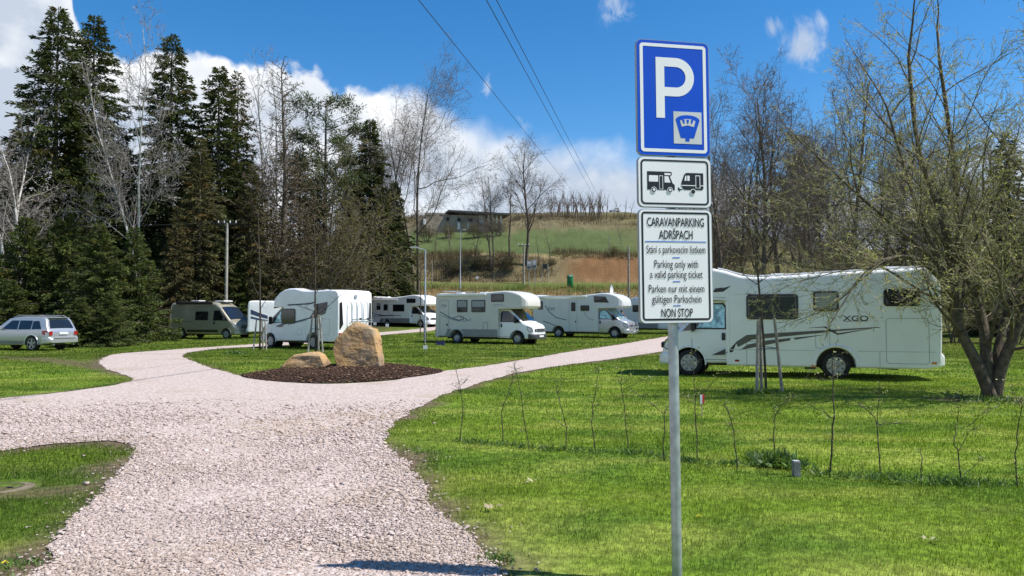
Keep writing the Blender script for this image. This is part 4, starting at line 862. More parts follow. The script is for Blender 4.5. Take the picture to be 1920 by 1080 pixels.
# ---- 9 silver estate off-roader on the left
def off_roader(name, label, contact, heading, m, group=None):
    L, hw, H_ = 5.05, .95, 1.74; fa, ra_ = 4.12, 1.06; wr, ra = .375, .44
    v = Veh(name, label, 'car', L, hw, contact, ra_, 1, heading, group)
    prof = [(0, .92), (.03, 1.02), (.10, 1.12), (.34, 1.62), (.46, 1.69), (.9, 1.74), (2.2, 1.75), (2.75, 1.66), (3.45, 1.16), (3.6, 1.12), (4.5, 1.02), (4.85, .88), (L, .66)]
    zt = pl(prof); zb = arched(pl([(0, .40), (.5, .30), (4.5, .28), (L, .34)]), [ra_, fa], wr, ra)
    plan = pl([(0, .90), (.08, .95), (.35, .99), (.8, 1), (4.0, 1), (4.5, .95), (4.85, .85), (L, .68)]); wp = pl([(.3, .96), (.55, 1), (.85, 1.0), (1.06, .975), (1.74, .77)]); W = lambda x, z: hw * plan(x) * wp(z)
    v.add('body', shell(MB(), dens([p[0] for p in prof] + arch_xs([ra_, fa], ra) + [.06, .2], .14), zb, zt, W, .10, .03, 9), m, None, 40)
    for sd in (1, -1):
        for q in ([(.46, 1.12), (1.10, 1.10), (1.10, 1.52), (.72, 1.54)], [(1.16, 1.10), (1.98, 1.09), (1.98, 1.56), (1.16, 1.55)], [(2.05, 1.09), (3.08, 1.10), (2.62, 1.50), (2.5, 1.56), (2.05, 1.56)]):
            v.add('side_window', sidepl(W, q, sd, -.003, .008), M_glass)
        for x in (1.13, 2.02): v.add('door_seam', sideline(W, [(x, 1.06), (x, .42)], sd), M_seamd)
        v.add('sill_trim', sidepl(W, [(1.55, .34), (3.62, .34), (3.62, .50), (1.55, .50)], sd, -.002, .03), M_vgrey)
        v.add('roof_rail', MB().tube([(.5, sd * .62, 1.73), (.7, sd * .63, 1.80), (2.3, sd * .63, 1.82), (2.6, sd * .62, 1.72)], .022, 6), M_rim)
        for x in (1.55, 2.4): v.add('door_handle', sidepl(W, rrect(x - .1, x + .1, .93, .97, .02), sd, 0, .035), m)
        v.add('tail_light', sidepl(W, [(.02, .80), (.34, .84), (.40, 1.0), (.30, 1.04), (.09, 1.03)], sd, -.004, .012), M_red)
        tl = MB().slab([(-.005 + .0, sd * y, z) for y, z in ((.86, .80), (.86, 1.0), (.66, 1.0), (.68, .80))], [(-.03, sd * y, z) for y, z in ((.85, .80), (.85, 1.0), (.66, 1.0), (.68, .80))]); v.add('tail_light', tl, M_red)
        a = v.add('mirror', MB().box((3.1, sd * 1.02, 1.16), (.12, .22, .17)), m, None, 35, .03)
        for x in (ra_, fa): wheel(v, x, sd, .94, wr, 'alloy', .26); v.add('arch_trim', MB().tube([(x + (ra + .01) * math.cos(R(t)), sd * (hw - .0), wr + (ra + .01) * math.sin(R(t))) for t in range(-5, 186, 10)], .028, 6), m); v.add('wheel_arch', MB().box((x, sd * .62, .55), (.86, .02, .5)), M_black)
        v.add('exhaust_tip', MB().tube([(.1, sd * .6, .33), (-.06, sd * .6, .33)], .045, 8), M_rim)
    rw = MB(); n = 6; a = [(.135 + .19 * i / n, 1.17 + .40 * i / n) for i in range(n + 1)]
    for i in range(n + 1):
        for k in range(9): t = -1 + k / 4; x, z = a[i]; rw.v.append((x - .05, t * (.70 - .1 * i / n), z + .01 * (1 - t * t)))
    for i in range(n):
        for k in range(8): q = i * 9 + k; rw.f.append((q, q + 1, q + 10, q + 9))
    v.add('rear_window', rw, M_glass, None, 60)
    v.add('rear_bumper', shell(MB(), dens([-.12, -.02, .12, .4], .1), pl([(-.12, .42), (.4, .36)]), pl([(-.12, .62), (0, .72), (.4, .72)]), lambda x, z: hw * pl([(-.12, .85), (0, .96), (.4, 1.0)])(x), .06, 0, 4), m)
    v.add('bumper_step', MB().box((-.1, 0, .66), (.08, 1.3, .04)), M_vgrey); v.add('number_plate', MB().box((-.035, 0, .90), (.02, .52, .12)), mat('plate_white', (.75, .75, .72), .4)); v.add('spoiler', MB().box((.33, 0, 1.70), (.22, 1.2, .04)), m, None, 35, .015)
    ws = MB(); 
    for i in range(7):
        for k in range(9): t = -1 + k / 4; x = 3.40 - .6 * i / 6; ws.v.append((x + .012, t * (.78 - .1 * i / 6), zt(x) + .03 * (1 - t * t) + .012))
    for i in range(6):
        for k in range(8): q = i * 9 + k; ws.f.append((q, q + 1, q + 10, q + 9))
    v.add('windscreen', ws, M_glass, None, 60); underbody(v, .4, 4.6, [ra_, fa], hw); return v
off_roader('parked_car', 'silver off-road estate car parked by the dark hedge at the left edge', ground_at(58, 658), 163, M_silver)
t_ = at(1160, 335); off_roader('parked_car', 'tiny white car on the crest of the far hill', t_, 180, M_white)
# ------------------------------------------------------------ trees
def seg_prisms(p0, p1, r0, r1, n=3):
    """tapered n-sided prisms for many twig segments at once"""
    p0, p1 = np.asarray(p0, float), np.asarray(p1, float); r0, r1 = np.asarray(r0), np.asarray(r1); d = p1 - p0; d /= np.linalg.norm(d, axis=1, keepdims=True) + 1e-9
    a = np.cross(d, np.where(np.abs(d[:, 2:3]) > .9, np.array([[1., 0, 0]]), np.array([[0., 0, 1]]))); a /= np.linalg.norm(a, axis=1, keepdims=True) + 1e-9; b = np.cross(d, a)
    k = np.arange(n) * 2 * np.pi / n; off = a[:, None] * np.cos(k)[None, :, None] + b[:, None] * np.sin(k)[None, :, None]
    v = np.concatenate([p0[:, None] + off * r0[:, None, None], p1[:, None] + off * r1[:, None, None]], 1); m = len(p0)
    f = np.array([(i, (i + 1) % n, n + (i + 1) % n, n + i) for i in range(n)]); f = f[None] + (np.arange(m) * 2 * n)[:, None, None]
    return v.reshape(-1, 3), f.reshape(-1, 4)
def leaf_quads(p, d, ln, w, rg):
    n = len(p); d = d / (np.linalg.norm(d, axis=1, keepdims=True) + 1e-9); u = rg.normal(size=(n, 3)); s = np.cross(d, u); s /= np.linalg.norm(s, axis=1, keepdims=True) + 1e-9
    ln, w = ln[:, None], w[:, None]; v = np.stack([p, p + d * ln * .45 + s * w / 2, p + d * ln, p + d * ln * .45 - s * w / 2], 1)
    return v.reshape(-1, 3), np.arange(n * 4).reshape(-1, 4)
class Bare:
    """recursive leafless tree: trunk tubes, twig segments, bud positions"""
    def __init__(s, seed, lv, gnarl=1.0):
        s.r = random.Random(seed); s.lv = lv; s.tubes = []; s.seg = []; s.rib = []; s.tips = []; s.g = gnarl
    def branch(s, p, d, L, rad, lvl, end=None):
        q = s.lv[lvl]; r = s.r; n = max(2, int(L / q['step'])); pts = [p.copy()]; rr = [rad]; d = d.normalized(); re = rad * q.get('end', .3) if end is None else end
        for i in range(n):
            t = (i + 1) / n; w = q['wob'] * s.g
            d = (d + Vector((r.gauss(0, w), r.gauss(0, w), r.gauss(0, w))) + Vector((0, 0, q.get('up', 0)))).normalized()
            p = p + d * (L / n); pts.append(p.copy()); rr.append(rad + (re - rad) * t)
        if lvl <= 1: s.tubes.append((pts, rr, 8 if lvl == 0 else 5))
        else:
            tgt = s.rib if lvl == len(s.lv) - 1 else s.seg
            for i in range(n): tgt.append((pts[i], pts[i + 1], rr[i], rr[i + 1]))
        if lvl + 1 < len(s.lv):
            c = s.lv[lvl + 1]; k = max(1, int(c['n'] * (.75 + .5 * r.random()) * (min(1.3, L / q['ref']) if 'ref' in q else 1)))
            az = r.random() * 6.28
            for j in range(k):
                t = c['t0'] + (1 - c['t0']) * (j + r.random()) / k; f = t * n; i = min(n - 1, int(f)); bp = pts[i].lerp(pts[i + 1], f - i); bd = (pts[i + 1] - pts[i]).normalized()
                az += 2.4 + r.gauss(0, .4); ang = R(c['ang'] + r.gauss(0, c.get('angv', 9)) - c.get('angt', 0) * t)
                o = bd.orthogonal().normalized(); o = Matrix.Rotation(az, 3, bd) @ o
                cd = bd * math.cos(ang) + o * math.sin(ang)
                shp = c.get('shape', lambda t: 1 - .55 * t)(t)
                s.branch(bp, cd, L * c['len'] * shp * (.75 + .5 * r.random()) if not c.get('abs') else c['abs'] * shp * (.7 + .6 * r.random()), max(c.get('rmin', s.lv[-1]['min']), (rr[i] + (rr[i + 1] - rr[i]) * (f - i)) * c['rad']), lvl + 1)
        if lvl == len(s.lv) - 1: s.tips += [(pts[i + 1], pts[i + 1] - pts[i]) for i in range(n)]
    def meshes(s, name, tm, cm, seed=0, tint=(.75, 1.25), thin=None):
        mb = MB()
        m2 = MB()
        for pts, rr, n in s.tubes: (mb if n > 5 or not thin else m2).tube(pts, rr, n, False)
        a = mb.build('trunk', tm, None, 60)
        p0 = np.array([x[0][:] for x in s.seg]); p1 = np.array([x[1][:] for x in s.seg]); r0 = np.array([x[2] for x in s.seg]); r1 = np.array([x[3] for x in s.seg])
        v, f = seg_prisms(p0, p1, r0, r1); rg = np.random.default_rng(seed); t = np.repeat(rg.uniform(*tint, len(s.seg)), 6)
        p0 = np.array([x[0][:] for x in s.rib]); p1 = np.array([x[1][:] for x in s.rib]); w = np.array([x[2] for x in s.rib]) * 1.15; m = len(p0)
        sd_ = np.cross(p1 - p0, rg.normal(size=(m, 3))); sd_ = sd_ / (np.linalg.norm(sd_, axis=1, keepdims=True) + 1e-9) * w[:, None]
        v2 = np.stack([p0 - sd_, p0 + sd_, p1 + sd_ * .8, p1 - sd_ * .8], 1).reshape(-1, 3); f2 = np.arange(m * 4).reshape(-1, 4) + len(v)
        b = npmesh('crown', np.concatenate([v, v2]), np.concatenate([f, f2]), cm, tint=np.concatenate([t, np.repeat(rg.uniform(*tint, m), 4)])); return [a, b] + ([m2.build('branches', thin, None, 60)] if thin else [])
    def buds(s, name, m, n, ln, w, seed=0, parent=None):
        rg = np.random.default_rng(seed); P0 = np.array([x[0][:] for x in s.tips]); D = np.array([x[1][:] for x in s.tips]); k = rg.integers(0, len(P0), n); D = D / (np.linalg.norm(D, axis=1, keepdims=True) + 1e-9)
        p = P0[k] - D[k] * rg.uniform(0, .2, n)[:, None]; d = D[k] + rg.normal(0, .6, (n, 3)); v, f = leaf_quads(p, d, ln * rg.uniform(.6, 1.4, n), w * rg.uniform(.6, 1.4, n), rg)
        return npmesh(name, v, f, m, tint=np.repeat(rg.uniform(.65, 1.35, n), 4))
def proto(parts):
    """turn freshly built part objects into reusable mesh data"""
    d = [(o.name.split('.')[0], o.data) for o in parts]
    for o in parts: bpy.data.objects.remove(o)
    return d
def plant(pr, label, loc, h, ph, rz=0, name='bare_tree', cat='tree', group=None, wide=1.0, tilt=(0, 0)):
    t = thing(name, label, cat, (loc.x, loc.y, loc.z - .08), rz, group); s = h / ph; t.scale = (s * wide, s * wide, s); t.rotation_euler = (R(tilt[0]), R(tilt[1]), rz)
    for nm, d in pr: o = bpy.data.objects.new(nm, d); COL.objects.link(o); o.parent = t
    return t
def bare(seed, Hh, trunk_r, spread=1.0, dens_=1.0, tw=.010, gn=1.0, tm=None, cm=None, fork=0, lean=0, t0=.25, ang=48):
    lv = [dict(step=Hh / 12, wob=.06, up=.02, end=.18), dict(n=int(15 * dens_), t0=t0, ang=ang, angt=14, len=.42 * spread, rad=.5, step=.7, wob=.14, up=.06, end=.25, ref=Hh * .35, shape=lambda t: 1.1 - .65 * t),
          dict(n=int(13 * dens_), t0=.2, ang=45, len=.48, rad=.42, step=.5, wob=.17, up=.05, end=.4, ref=1.4), dict(n=9, t0=.12, ang=42, len=.6, rad=.55, step=.35, wob=.2, up=.03, end=.6, ref=.9), dict(n=5, t0=.12, ang=38, len=.7, rad=.7, step=.3, wob=.2, up=.02, end=.7, min=tw)]
    lv[-1]['min'] = tw
    b = Bare(seed, lv, gn)
    if fork:
        for k in range(fork):
            a = 6.28 * k / fork + seed; b.branch(Vector((.15 * math.cos(a), .15 * math.sin(a), 0)), Vector((.16 * math.cos(a) + lean, .16 * math.sin(a), 1)), Hh * (1 - .12 * k), trunk_r * .75, 0)
    else: b.branch(Vector((0, 0, 0)), Vector((lean, 0, 1)), Hh, trunk_r, 0)
    return b
def mk(b, tm, cm, extra=None, thin=None):
    ps = b.meshes('t', tm, cm, thin=thin)
    if extra: ps.append(extra(b))
    return proto(ps)
M_pbr = mat('grey_birch_branches', (.30, .27, .24), .8, scale=3, col2=(.17, .15, .13))
M_ltwig = mat('larch_twigs', (.10, .07, .04), .85, var=.25, scale=2, attr='tint')
M_htwig = mat('hazel_twigs', (.14, .115, .07), .85, var=.25, scale=2, attr='tint')
olive = lambda n, l=.10, w=.05: (lambda b: b.buds('buds', M_olive, n, l, w))
BT = {'a': (mk(bare(11, 12, .18, 1.1, 1.0, .0075), M_bark, M_twig), 12), 'b': (mk(bare(12, 12, .18, .9, 1.0, .0075, fork=2), M_bark, M_twig), 12), 'c': (mk(bare(13, 12, .20, 1.25, 1.0, .0075, gn=1.3), M_bark, M_twig), 12),
      'd': (mk(bare(14, 12, .2, .7, .9, t0=.35, ang=36), M_bark, M_twig, olive(1500)), 12), 'e': (mk(bare(15, 12, .22, 1.0, 1.0, gn=1.3, fork=3), M_bark, M_htwig, olive(7000)), 12)}
BT['arch'] = (mk(bare(17, 12, .17, 1.5, .72, .0055, gn=1.2, t0=.2, ang=58, fork=2), M_bark, M_twig), 12)
BT['birch'] = (mk(bare(21, 14, .12, .62, 1.1, .009, t0=.28, ang=30), M_birch, M_ptwig, thin=M_pbr), 14); BT['birch2'] = (mk(bare(22, 14, .13, .7, 1.1, .009, gn=1.3, t0=.3, ang=34, fork=2), M_birch, M_ptwig, thin=M_pbr), 14)
BT['young'] = (mk(bare(31, 7, .09, .6, .45, .012, t0=.25, ang=30), M_bark, M_twig), 7)
def hazel(seed):
    lv = [dict(step=.8, wob=.07, up=.0, end=.25), dict(n=16, t0=.15, ang=38, angt=6, len=.42, rad=.5, step=.6, wob=.14, up=.05, end=.3, ref=7), dict(n=11, t0=.12, ang=42, len=.5, rad=.55, step=.5, wob=.2, up=.02, end=.5, ref=1.6), dict(n=10, t0=.1, ang=42, len=.6, rad=.7, step=.35, wob=.2, end=.7, min=.010)]
    b = Bare(seed, lv)
    for k in range(9):
        a = 6.28 * k / 9; s = .12 + .30 * b.r.random(); b.branch(Vector((.5 * math.cos(a), .5 * math.sin(a), 0)), Vector((s * math.cos(a), s * math.sin(a), 1)), 8.5 + 3.5 * b.r.random(), .09, 0)
    return b
BT['hazel'] = (mk(hazel(41), M_bark, M_htwig, olive(14000, .13, .06)), 12)
def larch(seed, Hh=18):
    lv = [dict(step=1.2, wob=.015, up=.05, end=.12), dict(n=75, t0=.16, ang=84, angv=8, angt=26, abs=4.2, len=.2, rad=.26, step=.5, wob=.07, up=.035, end=.35, ref=2.6, rmin=.026, shape=lambda t: .95 - .75 * t), dict(n=16, t0=.06, ang=60, len=.30, rad=.5, step=.35, wob=.15, up=0, end=.6, ref=.7), dict(n=7, t0=.1, ang=50, len=.5, rad=.7, step=.25, wob=.2, end=.7, min=.015)]
    b = Bare(seed, lv); b.branch(Vector((0, 0, 0)), Vector((0, 0, 1)), Hh, .24, 0); return b
BT['larch'] = (mk(larch(51), M_bark, M_ltwig, lambda b: b.buds('buds', M_olive, 5000, .07, .05)), 18)

def spruce(seed, Hh, Rr, n_br, n_sp, m, sag=.25, base=.04, sparse=1.0, size=.42, power=.85, dead=0.0, up=.35):
    rg = np.random.default_rng(seed); u = (np.arange(n_br) + rg.uniform(0, 1, n_br)) / n_br; u = base + (1 - base) * u ** 1.1; z = u * Hh * .985; az = np.arange(n_br) * 2.39996 + rg.normal(0, .5, n_br)
    L = Rr * (1 - u) ** power * rg.uniform(.55, 1.18, n_br) * (.82 + .36 * vnoise(az * .9 + seed, u * 9, seed)) + .25
    a = up * (u - .42); cdir = np.stack([np.cos(az), np.sin(az), np.zeros(n_br)], 1)
    def pt(i, s): return cdir[i] * (L[i] * s)[:, None] + np.stack([0 * s, 0 * s, z[i] + L[i] * (a[i] * s - sag * (1.5 - u[i]) * s ** 1.6 + .16 * np.maximum(0, s - .7) ** 1)], 1)
    K = 5; i = np.repeat(np.arange(n_br), K); s0 = np.tile(np.arange(K) / K, n_br); s1 = s0 + 1 / K; r = .012 + .035 * (L[i] / Rr) * (1 - s0)
    v, f = seg_prisms(pt(i, s0), pt(i, s1), r, r * .75); br = npmesh('branches', v, f, M_bark)
    w = np.maximum(4, (n_sp * (L / Rr) ** .8 * sparse * 2).astype(int)); i = np.repeat(np.arange(n_br), w); n = len(i); s = .08 + .95 * rg.uniform(0, 1, n) ** .75
    p = pt(i, np.minimum(s, 1.02)); lat = np.stack([-np.sin(az[i]), np.cos(az[i]), 0 * s], 1); lo = rg.normal(0, 1, n) * L[i] * .17 * (1.08 - s) + rg.normal(0, .06, n)
    p = p + lat * lo[:, None]; p[:, 2] -= np.abs(lo) * .25 + rg.uniform(0, .28, n) * (1.2 - u[i])
    d = cdir[i] * rg.uniform(.3, 1.0, n)[:, None] + lat * (np.sign(lo) * rg.uniform(.1, .9, n))[:, None] + np.stack([0 * s, 0 * s, rg.uniform(-1.15, .12, n) + .5 * u[i]], 1)
    sz = size * rg.uniform(.55, 1.3, n) * (.65 + .35 * (1 - u[i])); v, f = leaf_quads(p, d, sz, sz * rg.uniform(.20, .38, n), rg)
    tb = rg.uniform(.7, 1.3, n_br)[i] * rg.uniform(.7, 1.35, n); tint = np.stack([tb, tb, tb], 1); dd = rg.uniform(0, 1, n_br)[i] < dead; tint[dd] *= np.array([1.55, 1.1, 1.0])
    con = rg.uniform(0, 1, n) < .035; tint[con & (u[i] > .45)] = np.array([2.2, 1.35, 1.0])
    fo = npmesh('needles', v, f, m, tint=np.repeat(tint, 4, 0)); tr = MB().tube([(0, 0, 0), (0, 0, Hh * .5), (0, 0, Hh * .99)], [.012 * Hh + .04, .007 * Hh, .02], 8).build('trunk', M_bark, None, 60)
    return proto([tr, br, fo])
M_spro = mat('thin_spruce_needles', (.075, .075, .028), .75, scale=1.3, col2=(.10, .092, .035), attr='tint', trans=.2, spec=.2)
SP = {'tall': (spruce(1, 25, 6.0, 400, 120, M_spr, .30, .03, dead=.04, size=.46, power=.78), 25), 'tall2': (spruce(2, 25, 5.6, 380, 120, M_spr, .36, .03, dead=.06, size=.48, power=.74), 25), 'slim': (spruce(3, 18, 3.6, 330, 90, M_spr, .5, .02, size=.46, up=.15), 18),
      'young': (spruce(4, 10, 3.6, 300, 84, M_sprb, .10, .0, size=.34, power=.9, up=.38), 10), 'young2': (spruce(5, 10, 3.3, 280, 86, M_sprb, .06, .0, size=.34, power=.85, up=.42, dead=.03), 10),
      'thin': (spruce(6, 20, 4.6, 340, 56, M_spro, .24, .03, .9, size=.46, dead=.1), 20)}
def pine(seed, Hh=16):
    rg = np.random.default_rng(seed); nb = 90; u = .42 + .58 * rg.uniform(0, 1, nb); az = rg.uniform(0, 6.28, nb); L = 3.2 * np.sqrt(np.clip(1.02 - ((u - .62) / .42) ** 2, .03, 1)) * rg.uniform(.5, 1.1, nb)
    e = np.stack([np.cos(az) * L, np.sin(az) * L, u * Hh + L * .25], 1); b = np.stack([0 * u, 0 * u, u * Hh - L * .25], 1); v, f = seg_prisms(b, e, .03 + 0 * u, .015 + 0 * u); br = npmesh('branches', v, f, M_bark)
    m = 190; i = np.repeat(np.arange(nb), m); n = len(i); c = e[i] * 1.0 - (e - b)[i] * (rg.uniform(0, .5, n) ** 1.5)[:, None]; d = rg.normal(0, 1, (n, 3)) + np.array([0, 0, .5]); d /= np.linalg.norm(d, axis=1, keepdims=True); p = c + d * (rg.uniform(0, .5, n))[:, None]
    v, f = leaf_quads(p, d, .26 * rg.uniform(.6, 1.3, n), .06 + 0 * d[:, 0], rg); tb = np.repeat(rg.uniform(.7, 1.3, nb)[i] * rg.uniform(.7, 1.3, n), 4)
    fo = npmesh('needles', v, f, mat('pine_needles', (.06, .085, .028), .7, col2=(.09, .11, .035), scale=1, attr='tint', trans=.2), tint=tb); tr = MB().tube([(0, 0, 0), (0, 0, Hh * .5), (0, 0, Hh)], [.2, .13, .03], 8).build('trunk', M_bark, None, 60)
    return proto([tr, br, fo])
SP['pine'] = (pine(8), 16)
def tree(lib, key, label, px, ytop, Y, rz=0, group=None, wide=1.0, name=None, tilt=(0, 0)):
    pr, ph = lib[key]; l = at(px, Y); h = hz(ytop, Y) - l.z
    nm = name or {'birch': 'birch_tree', 'birch2': 'birch_tree', 'larch': 'larch_tree', 'hazel': 'hazel_bush', 'pine': 'pine_tree', 'young': 'spruce_tree' if lib is SP else 'young_tree'}.get(key, 'spruce_tree' if lib is SP else 'bare_tree')
    return plant(pr, label, l, h, ph, rz, nm, 'bush' if nm == 'hazel_bush' else 'tree', group, wide, tilt)
GC = 'conifers at the wood edge'; GH = 'young spruces in the hedge'; GB = 'birches in front of the wood'; GL = 'bare trees on the bank behind the motorhomes'; GR_ = 'leafless trees behind the long motorhome'
# left wood
tree(SP, 'tall', 'tallest dark spruce at far left with its tip against the white cloud', 98, -4, 62, 0, GC, 1.12)
tree(SP, 'tall2', 'tall dark spruce just right of the tallest one, narrow tip', 167, 12, 65, 1.2, GC, 1.0)
tree(SP, 'tall', 'tall pointed spruce right of the forked birch', 315, 50, 66, 2.1, GC, 1.05)
tree(SP, 'tall2', 'green spruce with broad top above the utility pole', 405, 112, 66, .4, GC, 1.1)
tree(SP, 'thin', 'thin spruce with a spiky tip beside the broad topped spruce', 441, 122, 68, 1.0, GC, .8)
tree(SP, 'pine', 'bushy pine crown rising above the hazel thicket', 608, 185, 80, .3, GC, 1.15)
tree(SP, 'slim', 'dark drooping spruce at the right end of the wood', 692, 215, 80, 2.6, GC, 1.2)
tree(SP, 'slim', 'low dark drooping spruce under the right end of the wood', 738, 335, 82, .6, GC, 1.2)
tree(SP, 'thin', 'olive brown thin spruce behind the leftmost birch', 35, 210, 66, .2, GC, 1.1)
tree(SP, 'thin', 'olive brown thin spruce between the two tallest spruces and the birch', 225, 235, 67, 1.9, GC, .95)
tree(SP, 'thin', 'olive brown thin spruce behind the utility pole', 372, 250, 62, 2.9, GC, 1.1)
tree(SP, 'thin', 'olive spruce between the utility pole and the larch', 470, 300, 64, 4.0, GC, .95)
tree(SP, 'thin', 'shaded spruce deep in the wood behind the larch', 560, 265, 80, 5.0, GC, 1.1)
for k, (px, yt, Y, key, wd, lb) in enumerate(((-40, 400, 50, 'young', 1.0, 'young spruce in the hedge cut by the left edge of the view'), (45, 400, 49, 'young2', 1.05, 'young spruce right behind the roof of the silver car'), (118, 385, 50, 'young', 1.0, 'young green spruce rising behind the tail of the silver car'), (185, 415, 48, 'young2', 1.1, 'broad young spruce between the silver car and the white marker post'), (250, 420, 50, 'young', 1.0, 'young spruce directly behind the white marker post'), (300, 455, 62, 'young2', 1.1, 'young spruce left of the champagne van'), (205, 545, 44.5, 'young', 1.5, 'low bushy spruce at the foot of the hedge beside the marker post'), (150, 555, 44, 'young2', 1.6, 'low bushy spruce touching the silver car rear'), (20, 520, 47, 'young', 1.3, 'low bushy spruce behind the silver car bonnet'), (365, 480, 62, 'young', 1.2, 'young spruce behind the champagne van roof'), (445, 470, 63, 'young2', 1.1, 'young spruce right of the utility pole'), (520, 480, 66, 'young', 1.2, 'young spruce behind the motorhome with the rack'))):
    tree(SP, key, lb, px, yt, Y, k * 1.3, GH, wd)
tree(BT, 'birch2', 'white stemmed birch clump at the left edge', 18, 95, 55, .3, GB, 1.0, tilt=(0, 2)); tree(BT, 'birch', 'slim white birch leaning left of the tallest spruce', 48, 250, 53, 2.0, GB, 1.3, tilt=(0, 5))
tree(BT, 'birch2', 'white forked birch standing alone before the tall pointed spruce', 262, 58, 52, 1.7, GB, .75)
tree(BT, 'birch', 'left one of the two thin white birches by the larch', 500, 105, 68, .5, GB, .8, tilt=(0, -2)); tree(BT, 'birch', 'right one of the two thin white birches by the larch', 521, 130, 70, 2.9, GB, .7, tilt=(0, -1))
tree(BT, 'larch', 'leafless brown larch with a straight dark trunk', 527, 112, 66, .7, None, 1.25)
tree(BT, 'hazel', 'brown leafless hazel thicket left of the drooping dark spruce', 640, 290, 74, .2, 'hazel thickets', 1.05); tree(BT, 'hazel', 'low brown hazel thicket behind the motorhome with the rack', 575, 400, 67, 1.6, 'hazel thickets', 1.3); tree(BT, 'hazel', 'olive brown thicket behind the distant motorhome', 725, 440, 88, 2.6, 'hazel thickets', 1.2)
# bank and hill in the middle
tree(BT, 'arch', 'big leafless tree spreading to the right of the dark spruces', 782, 180, 84, .9, GL, .8); tree(BT, 'b', 'leafless tree with upright crown just left of the big spreading one', 735, 195, 88, .3, GL, .7)
tree(BT, 'b', 'leafless multi-stemmed tree left of the round crowned one on the bank', 922, 312, 96, 1.0, GL, .85); tree(BT, 'a', 'round crowned leafless tree in the middle of the bank', 987, 283, 97, 2.2, GL, 1.05); tree(BT, 'd', 'slim leafless tree close to the left of the round crowned one', 955, 335, 99, .4, GL, .9)
for k, (px, yt, Y, lb) in enumerate(((815, 400, 104, 'small bare tree below the left end of the ruin'), (845, 410, 100, 'small bare tree below the ruin beside the curved lamp'), (1032, 425, 98, 'small bare tree right of the round crowned one on the bank'), (1090, 430, 118, 'small bare bush in the middle of the green field'), (890, 420, 97, 'low bare tree left of the multi-stemmed one'), (1165, 415, 112, 'small bare tree on the field just left of the sign'), (1010, 440, 97, 'low bare tree at the foot of the round crowned one'))):
    tree(BT, 'young', lb, px, yt, Y, k * 1.7, 'small bare trees on the field', 1.2, 'bare_tree')
for k in range(64):
    px = 1030 + 1.75 * k + 5 * math.sin(k * 7.7) if k < 60 else 1140 + 11 * (k - 59); Y = 166 + 9 * ((k * 37) % 10) / 10; tree(BT, 'young', 'slender leafless young tree in the dense row along the far ridge', px, 388 - (30 if k < 60 else 18) * (.7 + .5 * ((k * 53) % 11) / 11), Y, k * 2.1, 'young trees along the far ridge', 1.5)
for k, (px, yt, Y, lb) in enumerate(((850, 470, 95, 'low brown thicket on the bank below the curved lamp'), (905, 462, 96, 'low brown thicket at the foot of the multi-stemmed tree'), (958, 468, 96, 'low brown thicket between the two leafless trees'), (1035, 478, 97, 'low brown thicket at the left end of the earth cut'), (970, 396, 150, 'brown brush on the brow right of the ruin'), (1015, 398, 152, 'brown brush on the brow above the round crowned tree'), (1062, 396, 155, 'brown brush on the brow below the ridge trees'), (1110, 400, 152, 'brown brush on the brow near the end of the ridge trees'), (1168, 402, 150, 'brown brush on the brow close to the sign'), (800, 412, 116, 'brush left of the ruin'), (838, 414, 120, 'brush before the left window of the ruin'), (893, 408, 119, 'brush before the right window of the ruin'), (935, 404, 121, 'brush before the open end of the ruin'), (1150, 455, 100, 'brush above the earth cut close to the sign'), (1100, 470, 101, 'brush above the middle of the earth cut'))):
    tree(BT, 'hazel', lb, px, yt, Y, k * 1.9, 'brown brush on the hillside', 1.9)
for k, (key, px, yt, Y, wd, lb) in enumerate((('thin', 130, 250, 74, 1.1, 'thin spruce filling the gap below the two tallest spruces'), ('tall2', 205, 290, 76, 1.0, 'dark spruce in the second row left of the forked birch'), ('thin', 285, 300, 75, 1.1, 'thin spruce in the second row right of the forked birch'), ('tall', 350, 240, 78, .9, 'dark spruce in the second row between the two pointed spruces'), ('tall2', 440, 300, 78, 1.0, 'dark spruce in the second row right of the utility pole'), ('thin', 500, 340, 76, 1.1, 'thin spruce in the second row behind the twin birches'), ('tall', 590, 330, 84, 1.0, 'dark spruce in the second row below the pine'), ('slim', 655, 330, 82, 1.1, 'dark slim spruce in the second row behind the hazel thicket'), ('tall', 10, 300, 72, 1.0, 'dark spruce in the second row at the left edge'), ('tall2', 75, 330, 60, .9, 'dark spruce close behind the young hedge at the left'), ('tall', 160, 340, 60, .9, 'dark spruce close behind the middle of the young hedge'), ('thin', 330, 380, 60, 1.0, 'thin low spruce behind the left end of the champagne van'))):
    tree(SP, key, lb, px, yt, Y, k * 2.7, GC, wd)
